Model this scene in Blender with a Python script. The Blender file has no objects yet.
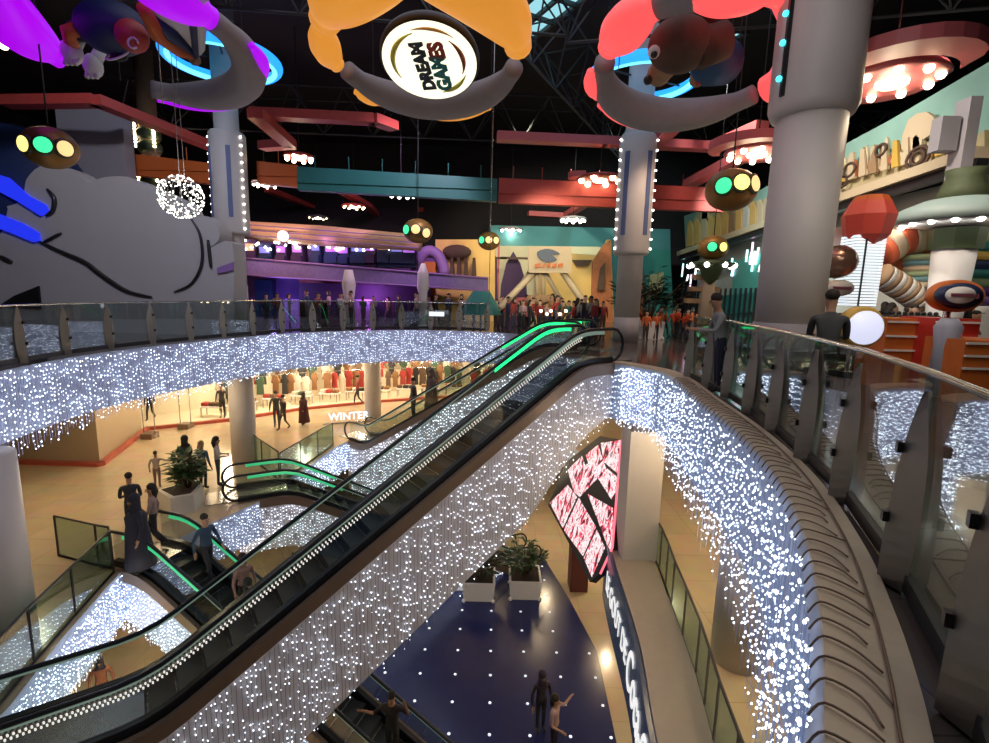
import bpy, bmesh, math, random
from mathutils import Vector as V, Matrix
random.seed(7)
SC=bpy.context.scene; COL=SC.collection
# ------------------------------------------------------------------ camera
FPX=500.; HZ=293.; RHO=math.radians(1.4); EYE=1.65
PIT=math.atan((371.5-HZ)/FPX)
Fv=V((0,math.cos(PIT),-math.sin(PIT))); U0=V((0,math.sin(PIT),math.cos(PIT))); R0=V((1,0,0))
Rv=math.cos(RHO)*R0+math.sin(RHO)*U0; Uv=-math.sin(RHO)*R0+math.cos(RHO)*U0
cam=bpy.data.cameras.new('camera'); co=bpy.data.objects.new('camera',cam); COL.objects.link(co)
cam.sensor_width=36; cam.lens=36*FPX/989; cam.clip_end=300; cam.clip_start=.05
co.matrix_world=Matrix(((Rv.x,Uv.x,-Fv.x,0),(Rv.y,Uv.y,-Fv.y,0),(Rv.z,Uv.z,-Fv.z,EYE),(0,0,0,1)))
SC.camera=co
def ray(px,py): return Fv+(px-494.5)/FPX*Rv+(371.5-py)/FPX*Uv
def Z(px,py,z):
    d=ray(px,py); t=(z-EYE)/d.z; return V((d.x*t,d.y*t,z))
def Y(px,py,y):
    d=ray(px,py); t=y/d.y; return V((d.x*t,y,EYE+d.z*t))
def X(px,py,x):
    d=ray(px,py); t=x/d.x; return V((x,d.y*t,EYE+d.z*t))
# ------------------------------------------------------------------ materials
def mat(name,col,rough=.6,metal=0,emit=None,es=0,noise=0,nscale=6,alpha=None,trans=0,spec=.5,coat=0):
    m=bpy.data.materials.new(name); m.use_nodes=True; nt=m.node_tree; b=nt.nodes['Principled BSDF']
    b.inputs['Base Color'].default_value=(*col,1); b.inputs['Roughness'].default_value=rough
    b.inputs['Metallic'].default_value=metal; b.inputs['Specular IOR Level'].default_value=spec
    b.inputs['Coat Weight'].default_value=coat
    if emit: b.inputs['Emission Color'].default_value=(*emit,1); b.inputs['Emission Strength'].default_value=es
    if trans: b.inputs['Transmission Weight'].default_value=trans
    if alpha is not None: b.inputs['Alpha'].default_value=alpha
    if noise:
        n=nt.nodes.new('ShaderNodeTexNoise'); n.inputs['Scale'].default_value=nscale; n.inputs['Detail'].default_value=4
        tc=nt.nodes.new('ShaderNodeTexCoord'); nt.links.new(tc.outputs['Object'],n.inputs['Vector'])
        mx=nt.nodes.new('ShaderNodeMix'); mx.data_type='RGBA'
        mx.inputs['A'].default_value=(*[c*(1-noise) for c in col],1); mx.inputs['B'].default_value=(*[min(1,c*(1+noise)) for c in col],1)
        nt.links.new(n.outputs['Fac'],mx.inputs['Factor']); nt.links.new(mx.outputs['Result'],b.inputs['Base Color'])
    return m
def glass(name,tint,refl=.12,rough=.02):
    m=bpy.data.materials.new(name); m.use_nodes=True; nt=m.node_tree; nt.nodes.clear()
    o=nt.nodes.new('ShaderNodeOutputMaterial'); mx=nt.nodes.new('ShaderNodeMixShader')
    t=nt.nodes.new('ShaderNodeBsdfTransparent'); t.inputs[0].default_value=(*tint,1)
    g=nt.nodes.new('ShaderNodeBsdfGlossy'); g.inputs['Roughness'].default_value=rough; g.inputs[0].default_value=(1,1,1,1)
    f=nt.nodes.new('ShaderNodeLayerWeight'); f.inputs['Blend'].default_value=.25
    mr=nt.nodes.new('ShaderNodeMapRange'); mr.inputs['To Min'].default_value=refl*.5; mr.inputs['To Max'].default_value=min(1,refl*3)
    nt.links.new(f.outputs['Facing'],mr.inputs['Value']); nt.links.new(mr.outputs[0],mx.inputs[0])
    nt.links.new(t.outputs[0],mx.inputs[1]); nt.links.new(g.outputs[0],mx.inputs[2]); nt.links.new(mx.outputs[0],o.inputs[0])
    return m
def tiles(name,c1,c2,size,rough=.15,gap=.006,coat=0):
    m=mat(name,c1,rough,coat=coat); nt=m.node_tree; b=nt.nodes['Principled BSDF']
    tc=nt.nodes.new('ShaderNodeTexCoord'); br=nt.nodes.new('ShaderNodeTexBrick'); br.offset=0
    br.inputs['Scale'].default_value=1; br.inputs['Brick Width'].default_value=size; br.inputs['Row Height'].default_value=size
    br.inputs['Mortar Size'].default_value=gap; br.inputs['Color1'].default_value=(*c1,1); br.inputs['Color2'].default_value=(*c2,1)
    br.inputs['Mortar'].default_value=(*[c*.6 for c in c1],1)
    nt.links.new(tc.outputs['Object'],br.inputs['Vector'])
    n=nt.nodes.new('ShaderNodeTexNoise'); n.inputs['Scale'].default_value=1.5; n.inputs['Detail'].default_value=6
    nt.links.new(tc.outputs['Object'],n.inputs['Vector'])
    mx=nt.nodes.new('ShaderNodeMix'); mx.data_type='RGBA'; mx.blend_type='MULTIPLY'; mx.inputs['Factor'].default_value=.35
    nt.links.new(br.outputs['Color'],mx.inputs['A']); nt.links.new(n.outputs['Color'],mx.inputs['B'])
    nt.links.new(mx.outputs['Result'],b.inputs['Base Color']); return m
def em(name,col,s): return mat(name,[c*.6 for c in col],.4,emit=col,es=s)
M={}
def mk(k,*a,**kw): M[k]=mat(k,*a,**kw); return M[k]
mk('side_cladding',(.60,.57,.60),.6,noise=.12,nscale=3); mk('fascia',(.44,.52,.70),.6,noise=.12,nscale=3)  # fascia: white slab edge, blue of the LED glow put into its colour
mk('cream_slab',(.62,.55,.45),.5,noise=.08)
mk('ledge',(.55,.46,.35),.5,noise=.15,nscale=9)
mk('soffit',(.55,.48,.38),.7)
M['beige_floor']=tiles('beige_floor',(.66,.53,.36),(.62,.50,.34),1.2,.16)
M['dark_floor']=tiles('dark_floor',(.16,.13,.12),(.13,.11,.10),.9,.12)
mk('blue_carpet',(.012,.02,.105),.22,noise=.25,nscale=1.2)
mk('black',(.012,.012,.014),.45); mk('rubber',(.01,.012,.016),.28); mk('dark_metal',(.05,.05,.055),.35,.6)
mk('step',(.035,.04,.04),.45,.3); mk('steel',(.5,.5,.5),.25,.9,noise=.1); mk('chrome',(.8,.8,.8),.12,1)
mk('brown_trim',(.20,.14,.10),.4,.3); mk('taupe',(.34,.28,.23),.5,noise=.08)
mk('fin',(.30,.29,.25),.38,.35,noise=.12,nscale=5)
mk('column',(.56,.53,.52),.5,noise=.06,nscale=2); mk('column_base',(.32,.30,.33),.5); mk('groove',(.10,.14,.30),.5)
mk('white',(.8,.8,.8),.4); mk('offwhite',(.62,.60,.55),.5); mk('cloud',(.47,.45,.46),.75,noise=.06,nscale=1.5)
mk('roof_black',(.012,.012,.014),.8); mk('truss',(.05,.055,.06),.5,.3); mk('wall_dark',(.018,.016,.022),.8)
mk('red_beam',(.45,.06,.05),.5,noise=.15); mk('pink_beam',(.55,.12,.13),.5,noise=.1); mk('orange_beam',(.55,.12,.02),.5); mk('teal_beam',(.02,.16,.15),.5)
mk('leaf',(.03,.09,.025),.5,noise=.4,nscale=12); mk('leaf_dark',(.015,.04,.02),.5,noise=.4); mk('soil',(.03,.02,.015),.9); mk('trunk',(.10,.06,.03),.8)
mk('red_stripe',(.42,.08,.05),.4); mk('box_beige',(.42,.33,.22),.6); mk('shop_white',(.75,.68,.52),.6)
mk('wood_orange',(.6,.16,.03),.5,noise=.2); mk('red',(.5,.03,.02),.5); mk('navy',(.015,.03,.10),.5); mk('teal',(.03,.22,.20),.5)
mk('yellow',(.65,.42,.08),.5); mk('cream',(.62,.50,.34),.6); mk('purple',(.13,.05,.28),.6); mk('violet',(.30,.16,.45),.6); mk('dpurple',(.05,.02,.08),.7)
mk('brown',(.09,.05,.035),.8,noise=.3); mk('tan',(.35,.22,.12),.7); mk('blue_shirt',(.01,.07,.20),.7)
mk('bronze',(.32,.17,.04),.4,.4); mk('green_dark',(.06,.09,.04),.5)
mk('ring_grey',(.32,.31,.33),.7,noise=.08)
M['glass']=glass('clear_glass',(.86,.90,.88)); M['glass_dark']=glass('smoked_glass',(.72,.78,.76),.14); M['glass_green']=glass('green_tinted_glass',(.62,.74,.69),.12)
M['led']=em('led_white',(.80,.88,1.),5); M['led_near']=em('led_white_bright',(.80,.88,1.),5); M['wire']=mat('led_wire',(.25,.25,.38),.5,emit=(.42,.47,.85),es=.35)  # wire: faint glow added, stands in for LED light on the fascia
M['wire_near']=mat('led_wire_blue',(.25,.28,.4),.5,emit=(.25,.38,.75),es=.25)  # these wires glow too, in place of light from their LEDs
M['wire_esc']=mat('led_wire_pale',(.16,.15,.17),.5)
M['warm_lamp']=em('warm_lamp',(1,.80,.50),14); M['white_lamp']=em('white_lamp',(1,.95,.85),10)
M['green_soft']=em('green_soft',(.05,.6,.25),.7); M['green_led']=em('green_led',(.02,.9,.25),1.6); M['pale_led']=em('pale_led',(.4,.6,.5),.22)
M['neon_blue']=em('neon_blue',(.02,.30,1.),1.6); M['neon_cyan']=em('neon_cyan',(.15,.75,1.),2.); M['blue_panel']=em('blue_panel',(.02,.04,.95),.8)
M['purple_glow']=em('purple_glow',(.42,.0,.85),.9); M['magenta_glow']=em('magenta_glow',(.5,.0,.45),.5); M['orange_glow']=em('orange_glow',(.85,.33,.04),.75); M['red_glow']=em('red_glow',(1,.10,.10),1.0)
M['tower_glow']=em('tower_glow',(.85,.95,1),.95); M['disc_glow']=em('disc_glow',(1,.96,.74),1.25)
# ------------------------------------------------------------------ mesh builder
class MB:
    def __init__(s): s.v=[]; s.f=[]; s.m=[]; s.sm=[]
    def add(s,vs,fs,mi=0,sm=False):
        n=len(s.v); s.v+= [tuple(v) for v in vs]; s.f+=[tuple(i+n for i in f) for f in fs]; s.m+=[mi]*len(fs); s.sm+=[sm]*len(fs); return s
    def box(s,c,d,rz=0,mi=0,mat3=None):
        c=V(c); R=mat3 if mat3 else Matrix.Rotation(rz,3,'Z'); h=[x/2 for x in d]
        vs=[c+R@V((sx*h[0],sy*h[1],sz*h[2])) for sx in(-1,1) for sy in(-1,1) for sz in(-1,1)]
        return s.add(vs,[(0,1,3,2),(4,6,7,5),(0,4,5,1),(2,3,7,6),(0,2,6,4),(1,5,7,3)],mi)
    def prism(s,poly,ext,mi=0):   # poly: 3D points, extruded along ext (both caps)
        n=len(poly); e=V(ext); a=[V(p) for p in poly]; b=[p+e for p in a]
        s.add(a+b,[tuple(range(n))[::-1],tuple(range(n,2*n))]+[(i,(i+1)%n,n+(i+1)%n,n+i) for i in range(n)],mi); return s
    def tube(s,path,r,n=8,mi=0,cap=True,sm=True,closed=False):
        path=[V(p) for p in path]; N=len(path); rr=r if isinstance(r,(list,tuple)) else [r]*N; vs=[];up=None
        for i,p in enumerate(path):
            if closed: t=path[(i+1)%N]-path[i-1]
            else: t=path[min(i+1,N-1)]-path[max(i-1,0)]
            t=t.normalized() if t.length>1e-9 else V((0,0,1))
            if up is None:
                up=V((0,0,1)) if abs(t.z)<.9 else V((1,0,0))
            a=t.cross(up); a=a.normalized() if a.length>1e-6 else t.orthogonal().normalized(); b=a.cross(t).normalized(); up=b
            for k in range(n):
                an=2*math.pi*k/n; vs.append(p+rr[i]*(math.cos(an)*a+math.sin(an)*b))
        fs=[(i*n+k,i*n+(k+1)%n,(i+1)*n+(k+1)%n,(i+1)*n+k) for i in range(N-1) for k in range(n)]
        if closed: fs+=[((N-1)*n+k,(N-1)*n+(k+1)%n,(k+1)%n,k) for k in range(n)]
        elif cap: fs+=[tuple(range(n))[::-1],tuple(range((N-1)*n,N*n))]
        return s.add(vs,fs,mi,sm)
    def lathe(s,prof,c,n=24,mi=0,sm=True,mat3=None):
        c=V(c); R=mat3 or Matrix.Identity(3); vs=[c+R@V((r*math.cos(2*math.pi*k/n),r*math.sin(2*math.pi*k/n),z)) for r,z in prof for k in range(n)]; L=len(prof)
        fs=[(i*n+k,i*n+(k+1)%n,(i+1)*n+(k+1)%n,(i+1)*n+k) for i in range(L-1) for k in range(n)]
        fs+=[tuple(range(n))[::-1],tuple(range((L-1)*n,L*n))]
        return s.add(vs,fs,mi,sm)
    def ball(s,c,r,n=12,mi=0,sc=(1,1,1),mat3=None):
        h=max(4,n//2); prof=[(math.sin(math.pi*i/h),-math.cos(math.pi*i/h)) for i in range(h+1)]; prof[0]=(.02,-1); prof[-1]=(.02,1)
        S=Matrix.Diagonal(V(sc))*r; R=(mat3 or Matrix.Identity(3))@S
        return s.lathe(prof,c,n,mi,True,R)
    def build(s,name,mats,parent=None,**tg):
        if not s.v: return None
        if not isinstance(mats,(list,tuple)): mats=[mats]
        me=bpy.data.meshes.new(name)
        if parent is not None: org=wl(parent)
        else:
            xs=[v[0] for v in s.v]; ys=[v[1] for v in s.v]; zs=[v[2] for v in s.v]
            org=V(((min(xs)+max(xs))/2,(min(ys)+max(ys))/2,min(zs)))
        me.from_pydata([(v[0]-org.x,v[1]-org.y,v[2]-org.z) for v in s.v],[],s.f)
        me.polygons.foreach_set('material_index',s.m); me.polygons.foreach_set('use_smooth',s.sm)
        for m in mats: me.materials.append(m if not isinstance(m,str) else M[m])
        me.update(); o=bpy.data.objects.new(name,me); COL.objects.link(o)
        if parent is not None: o.parent=parent
        else: o.location=org
        for k,v in tg.items(): o[k]=v
        return o
def wl(o):
    p=V((0,0,0))
    while o: p+=o.location; o=o.parent
    return p
def thing(name,loc,label,cat,group=None):
    o=bpy.data.objects.new(name,None); o.empty_display_size=.2; COL.objects.link(o); o.location=loc; o['label']=label; o['category']=cat
    if group: o['group']=group
    return o
def tag(o,label,cat,group=None,kind=None):
    o['label']=label; o['category']=cat
    if group: o['group']=group
    if kind: o['kind']=kind
    return o
def struct(mb,name,m): o=mb.build(name,m); o['kind']='structure'; return o
def crom(pts,n=8,closed=False):
    pts=[V(p) for p in pts]; N=len(pts); out=[]
    g=(lambda i:pts[i%N]) if closed else (lambda i:pts[min(max(i,0),N-1)])
    for i in range(N if closed else N-1):
        a,b,c,d=g(i-1),g(i),g(i+1),g(i+2)
        for k in range(n):
            t=k/n; out.append(.5*((2*b)+(c-a)*t+(2*a-5*b+4*c-d)*t*t+(3*b-a-3*c+d)*t**3))
    if not closed: out.append(pts[-1])
    return out
def resample(path,step):
    path=[V(p) for p in path]; out=[path[0].copy()]; acc=0
    for a,b in zip(path,path[1:]):
        L=(b-a).length
        if L<1e-9: continue
        d=step-acc
        while d<=L: out.append(a+(b-a)*(d/L)); d+=step
        acc=L-(d-step)
    return out
def slab(outer,hole,z0,z1,mtop,mside,mbot,nm):
    bm=bmesh.new(); ed=[]
    for loop in (outer,hole):
        vs=[bm.verts.new((p[0],p[1],0)) for p in loop]
        ed+=[bm.edges.new((vs[i],vs[(i+1)%len(vs)])) for i in range(len(vs))]
    bmesh.ops.triangle_fill(bm,use_beauty=True,edges=ed); bm.verts.ensure_lookup_table()
    P=[(v.co.x,v.co.y) for v in bm.verts]; T=[[v.index for v in f.verts] for f in bm.faces]
    for f in bm.faces: f.normal_update()
    T=[t if f.normal.z>0 else t[::-1] for t,f in zip(T,bm.faces)]; bm.free()
    a=MB(); a.add([(x,y,z1) for x,y in P],T); struct(a,'floor',mtop)
    a=MB(); a.add([(x,y,z0) for x,y in P],[t[::-1] for t in T])
    struct(a,'ceiling',mbot)
    a=MB(); n=len(hole); a.add([(p[0],p[1],z1) for p in hole]+[(p[0],p[1],z0) for p in hole],[(i,(i+1)%n,n+(i+1)%n,n+i) for i in range(n)]); struct(a,nm,mside)
def light(kind,loc,power,col,size=.3,rot=None,name='lamp',spot=None,sy=None):
    l=bpy.data.lights.new(name,kind); l.energy=power; l.color=col; o=bpy.data.objects.new(name,l); COL.objects.link(o); o.location=loc
    if kind=='AREA':
        l.size=size
        if sy: l.shape='RECTANGLE'; l.size_y=sy
    else: l.shadow_soft_size=size
    if kind=='SPOT' and spot: l.spot_size=math.radians(spot); l.spot_blend=.6
    if rot is not None: o.rotation_euler=rot
    return o
def aim(o,t): o.rotation_euler=(V(t)-o.location).to_track_quat('-Z','Y').to_euler()
def textmesh(body,size,name='lettering',bold=0):
    cu=bpy.data.curves.new('txt','FONT'); cu.body=body; cu.size=size; cu.extrude=.015; cu.offset=bold; cu.align_x='CENTER'; cu.align_y='CENTER'; cu.resolution_u=3
    o=bpy.data.objects.new('txt',cu); COL.objects.link(o); bpy.context.view_layer.update()
    me=bpy.data.meshes.new_from_object(o.evaluated_get(bpy.context.evaluated_depsgraph_get()))
    vs=[v.co.copy() for v in me.vertices]; fs=[tuple(p.vertices) for p in me.polygons]
    bpy.data.objects.remove(o); return vs,fs
# ------------------------------------------------------------------ light curtains
def curtain(top,drop,label,m=('led','wire'),step=.09,dz=.14,r=.018,wr=.005,jit=.03,name='light_curtain',skip=.12,vary=0):
    """top: 3D polyline the strands hang from; drop(t,i) length"""
    P=resample(top,step); a=MB(); n=len(P)
    for i,p in enumerate(P):
        L=drop(i/max(1,n-1)); L*=random.uniform(.90,1.04)
        x=p.x+random.uniform(-1,1)*.01; y=p.y+random.uniform(-1,1)*.01
        dx=random.uniform(-.015,.015); sk=min(.93,skip+random.random()**2*vary)
        vs=[]
        for (zz,ox) in ((p.z,0),(p.z-L,dx)):
            for k in range(3):
                an=k*2.094; vs.append((x+ox+wr*math.cos(an),y+wr*math.sin(an),zz))
        a.add(vs,[(0,1,4,3),(1,2,5,4),(2,0,3,5)],1)
        z=p.z-random.uniform(0,dz)
        while z>p.z-L:
            if random.random()>sk:
                rr=r*random.choice((.55,.8,1,1,1.25)); f=(p.z-z)/L; cx=x+dx*f+random.uniform(-jit,jit)*.4; cy=y+random.uniform(-jit,jit)*.4
                a.add([(cx-rr,cy,z),(cx,cy-rr,z),(cx+rr,cy,z),(cx,cy+rr,z),(cx,cy,z+rr*1.2),(cx,cy,z-rr*1.2)],
                      [(0,1,4),(1,2,4),(2,3,4),(3,0,4),(1,0,5),(2,1,5),(3,2,5),(0,3,5)],0)
            z-=dz*random.uniform(.7,1.3)
    o=a.build(name,[m[0],m[1]]); tag(o,label,'string lights',kind='stuff'); return o
# ------------------------------------------------------------------ building shell
H2r=[(2.9,12.2),(3.66,10.75)]+[tuple(Z(px,py,0))[:2] for px,py in [(699,402),(738,434),(775,477),(803,537),(817,600),(823,665),(823,743)]]+[(.85,.95),(.2,.35)]
H2l=[(-6.6,3.2),(-8.3,6.2),(-9.15,9.06),(-9.5,11.9),(-8.9,14.87),(-7.5,18.6),(-4.3,21.2),(-1.5,21.6),(0.4,21.0)]
r2=crom([(x,y,0) for x,y in H2r],6); l2=crom([(x,y,0) for x,y in H2l],6)
gap=[V((2.3,19.6,0)),V((3.2,17.6,0)),V((2.6,15.9,0)),V((2.0,14.6,0)),V((2.0,13.4,0))]
low=[V((-1.2,.35,0)),V((-4.2,1.2,0))]
hole2=r2+low+l2+gap
OUT=[(-32,-6),(34,-6),(34,40),(-32,40)]
slab(OUT,hole2,-1.35,0,'dark_floor','fascia','soffit','trim_2')
r1=crom([(x,y,0) for x,y in [(2.3,3.2),(2.45,4.8),(2.59,6.6),(2.93,8.74),(3.13,11.5),(3.3,13.2),(3.65,16),(3.9,19),(3.2,22.3),(.8,24.4),(-3.6,24.8)]],5)
l1=[V(p+(0,)) for p in [(-5.9,22.6),(-6.7,20.6),(-7.0,17.6),(-7.3,16.3),(-7.3,14.8),(-8.0,13.2),(-8.35,12.3),(-8.63,10.8),(-8.05,8.5),(-7.56,7.0),(-7.3,5.6),(-6.5,3.4),(-3,2)]]
slab(OUT,r1+l1,-6.2,-5,'beige_floor','fascia','soffit','trim_1')
a=MB(); a.box((1,17,-10.1),(66,46,.2)); struct(a,'floor','beige_floor')
# outer walls
a=MB(); a.box((1,38.2,1),(66,.4,22)); struct(a,'wall_back','wall_dark')
a=MB(); a.box((-30.2,17,1),(.4,46,22)); struct(a,'wall_left','wall_dark')
a=MB(); a.box((32.2,17,1),(.4,46,22)); struct(a,'wall_right','wall_dark')
a=MB(); a.box((1,-6.2,1),(66,.4,22)); struct(a,'wall_front','wall_dark')
# roof with skylights
CZ=12.
def roof():
    holes=[]
    for (px,py,w,h,rz) in [(528,2,3.2,4.2,.5),(712,38,1.9,1.6,.3),(428,-30,3,3,.4)]:
        c=Z(px,py,CZ); holes.append((c.x,c.y,w,h,rz))
    bm=bmesh.new(); ed=[]
    loops=[[(-32,-7),(34,-7),(34,41),(-32,41)]]
    for (x,y,w,h,rz) in holes:
        q=Matrix.Rotation(rz,2)
        L=[]
        for sx,sy in((-1,-1),(1,-1),(1,1),(-1,1)):
            p=q@V((sx*w/2,sy*h/2)); L.append((x+p.x,y+p.y))
        loops.append(L)
    for L in loops:
        vs=[bm.verts.new((x,y,0)) for x,y in L]; ed+=[bm.edges.new((vs[i],vs[(i+1)%len(vs)])) for i in range(len(vs))]
    bmesh.ops.triangle_fill(bm,use_beauty=True,edges=ed); bm.verts.ensure_lookup_table()
    for v in bm.verts: v.index
    bm.verts.index_update()
    P=[(v.co.x,v.co.y,CZ) for v in bm.verts]; T=[[v.index for v in f.verts] for f in bm.faces]; bm.free()
    a=MB(); a.add(P,T); struct(a,'ceiling','roof_black')
    for (x,y,w,h,rz) in holes:
        a=MB(); t=.12
        q=Matrix.Rotation(rz,3,'Z')
        for k in range(5): 
            a.box(V((x,y,CZ))+q@V((-w/2+w*k/4,0,0)),(t,h+.2,.15),rz)
        for k in range(4): a.box(V((x,y,CZ))+q@V((0,-h/2+h*k/3,0)),(w+.2,t,.15),rz)
        o=struct(a,'window_1','truss')
roof()
# roof trusses
def truss(x0,y0,x1,y1,zb,h,n,label):
    a=MB(); A=V((x0,y0,zb)); B=V((x1,y1,zb)); d=(B-A); up=V((0,0,h)); side=d.cross(up).normalized()*.9
    def bar(p,q,r): a.tube([p,q],r,5,0,True,False)
    for k in range(n):
        p=A+d*k/n; q=A+d*(k+1)/n; m=(p+q)/2
        bar(p,q,.05); bar(p+up-side,q+up-side,.045); bar(p+up+side,q+up+side,.045)
        for s in(-1,1): bar(p,m+up+side*s,.03); bar(m+up+side*s,q,.03)
        bar(m+up-side,m+up+side,.03)
    o=a.build('roof_truss','truss'); tag(o,label,'truss')
truss(-16,15,2,17,9.6,1.9,9,'grey roof truss crossing the black ceiling above the orange ring lamp')
truss(2,17,20,13,9.4,1.9,9,'grey roof truss running to the right above the bear ring lamp')
truss(-6,4,7,30,9.2,1.8,13,'grey roof truss running deep across the black ceiling to the back wall')
truss(-18,25,20,27,9.,1.8,16,'farthest grey roof truss, above the long coloured beam')
for px0,py0,px1,py1 in [(255,0,470,92),(330,60,290,180),(245,20,330,90)]: pass
# ------------------------------------------------------------------ escalators
TAN=math.tan(math.radians(30))
def smooth_prof(H,lead,r=.9):
    L=H/TAN
    def z(s):
        def ramp(x): # integral of slope ramping 0..TAN around 0
            if x<-r/2: return 0
            if x>r/2: return TAN*x
            return TAN*(x+r/2)**2/(2*r)
        return -(ramp(s-lead)-ramp(s-lead-L))
    return z,L
def escalator(T,d,H,W,lead,tail,label,depth,cat='escalator',hr=.85,led='green_led',led2=None,rope=False,nside=1,grp=None,trim='brown_trim',side='side_cladding',gl='glass',steps=True):
    T=V(T); d=V((d[0],d[1],0)).normalized(); n=V((-d.y,d.x,0))*nside   # n points from near side to far side
    z,L=smooth_prof(H,lead); S=lead+L+tail; N=44
    ss=[S*i/N for i in range(N+1)]
    P=lambda s,off,h: T+d*s+n*off+V((0,0,z(s)+h))
    root=thing('escalator',T+d*(S/2)+V((0,0,-H)),label,cat,grp)
    def loft(sec,s0=0,s1=S,k=N,m=None,name=None,par=root,mi=0):
        a=MB(); vs=[]; Q=[s0+(s1-s0)*i/k for i in range(k+1)]; c=len(sec(0))
        for s in Q: vs+=[P(s,o,h) for o,h in sec(s)]
        fs=[(i*c+j,i*c+(j+1)%c,(i+1)*c+(j+1)%c,(i+1)*c+j) for i in range(k) for j in range(c)]
        fs+=[tuple(range(c))[::-1],tuple(range(k*c,(k+1)*c))]; a.add(vs,fs,mi)
        return a.build(name,m,par)
    dep=depth if callable(depth) else (lambda s:depth)
    loft(lambda s:[(-.12,-.22),(W+.12,-.22),(W+.12,-dep(s)),(-.12,-dep(s))],m=side,name='cladding')
    for o in(-.16,W+.08): loft(lambda s,o=o:[(o,-.25),(o+.1,-.25),(o+.1,.03),(o,.03)],m=trim,name='side_trim')
    for o in(-.03,W-.09): loft(lambda s,o=o:[(o,-.1),(o+.12,-.1),(o+.12,.16),(o,.16)],m='rubber',name='skirt_panel')
    for o in(.02,W-.035): loft(lambda s,o=o:[(o,.14),(o+.015,.14),(o+.015,hr-.02),(o,hr-.02)],m=gl,name='glass_panel')
    for i,o in enumerate((0.028,W-.028)):
        lm=led if i else (led2 or led)
        sg=1 if i==0 else -1
        loft(lambda s,o=o:[(o-.02,hr-.13),(o+.02,hr-.13),(o+.02,hr-.05),(o-.02,hr-.05)],.3,lead+1.6,8,lm,'green_light_strip')
        if lm!='pale_led': pass
        loft(lambda s,o=o:[(o-.012,hr-.075),(o+.012,hr-.075),(o+.012,hr-.04),(o-.012,hr-.04)],lead+1.6,S-.3,30,'pale_led','light_strip')
        # handrail with rounded ends
        a=MB(); path=[]; rr=(hr-.05)/2
        for k in range(9):
            an=-math.pi/2+math.pi*k/8; path.append(P(0,o,0)+V((0,0,.05+rr+math.sin(an)*rr))-d*math.cos(an)*rr)
        path+= [P(s,o,hr) for s in ss[1:-1]]
        for k in range(9):
            an=math.pi/2-math.pi*k/8; path.append(P(S,o,0)+V((0,0,.05+rr+math.sin(an)*rr))+d*math.cos(an)*rr)
        a.tube(path,.04,8); a.build('handrail','rubber',root)
    if rope:
        a=MB()
        s=lead
        while s<S-.1:
            for q in (0,1): a.box(P(s+q*.03,-.02,hr-.12-.055*q),(.02,.015,.035),0,0)
            s+=.06
        o=a.build('led_rope',em('rope_led',(.9,.86,.78),.9),root); o['kind']='stuff'
    # plates
    for s0,s1 in((-.9,lead-.1),(S-tail+.1,S+.9)):
        a=MB(); vs=[]
        c=(P(min(max(s0,0),S),W/2,0)); 
        a.box(T+d*((s0+s1)/2)+n*(W/2)+V((0,0,(0 if s0<1 else -H)+.012)),(s1-s0,W-.2,.03),math.atan2(d.y,d.x)); a.build('landing_plate','steel',root)
    if steps:
        s=lead-.1
        while s<S-tail+.1:
            zz=z(s+.2); a=MB()
            a.box(T+d*(s+.2)+n*(W/2)+V((0,0,zz-.12)),(.39,W-.24,.2),math.atan2(d.y,d.x))
            for k in range(6): a.box(T+d*(s+.02)+n*(.25+k*(W-.5)/5)+V((0,0,zz-.015)),(.02,.1,.012),math.atan2(d.y,d.x),1)
            a.build('step',['step','steel'],root); s+=.4
    return root,P,S
dn=V((-.816,-.579,0)).normalized()
E1,P1,S1=escalator((2.9,12.3,0),dn,5,1.22,1.1,2.3,'long nearest escalator crossing the picture diagonally, dotted light rope along its handrail',lambda s:min(2.55,1.25+s*.5),nside=-1,rope=True,led='green_led',led2='pale_led')
E2,P2,S2=escalator((2.35,15.2,0),(-.81,.587),5,1.2,1.0,1.1,'far escalator with sparkling side, two riders near its foot',lambda s:min(2.3,1.3+s*.4),nside=-1)
E3,P3,S3=escalator((-8.95,11.05,-5),(.95,-.3),5,1.25,1.0,1.0,'escalator going down from the lower floor, below people in dark clothes',lambda s:min(1.5,1.2+s*.2),nside=1,side='fascia',led='green_soft')
E4,P4,S4=escalator((-7.9,14.75,-5),(.87,.49),5,1.25,1.6,1.0,'escalator with green light strips going down behind the potted white planter',1.7,nside=1,led='green_soft')
# ------------------------------------------------------------------ curtains of lights
def off(path,dist):
    out=[]
    for i,p in enumerate(path):
        t=(path[min(i+1,len(path)-1)]-path[max(i-1,0)]).normalized(); out.append(p+V((-t.y,t.x,0))*dist)
    return out
lt=[p+V((0,0,-.03)) for p in off(l2,-.06)]
curtain(lt,lambda u:1.85-.45*min(1,u*1.6),'dense curtain of white string lights along the far left edge of the upper floor',('led','wire'),.075,.105,.0145,.005,skip=.3)
rt=[p+V((0,0,-.03)) for p in off(r2,-.05)]
curtain(rt,lambda u:1.4+.35*min(1,u*2),'long loose curtain of white string lights on the nearest right edge of the upper floor',('led_near','wire_near'),.062,.13,.0115,.0028,skip=.2)
curtain([q+V((0,0,-.05)) for q in off(rt[4:40],-.10)],lambda u:1.4+.35*min(1,u*2),'second layer of white string lights behind the nearest light curtain',('led_near','wire_near'),.13,.16,.011,.0025,skip=.2)
curtain([V((3.55,11.1,-.05)),V((3.1,11.9,-.05)),P1(.0,-.2,-.1)],lambda u:1.4,'short light curtain at the corner beside the top of the nearest escalator',('led','wire'),.05,.1,.014,.004)
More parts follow.
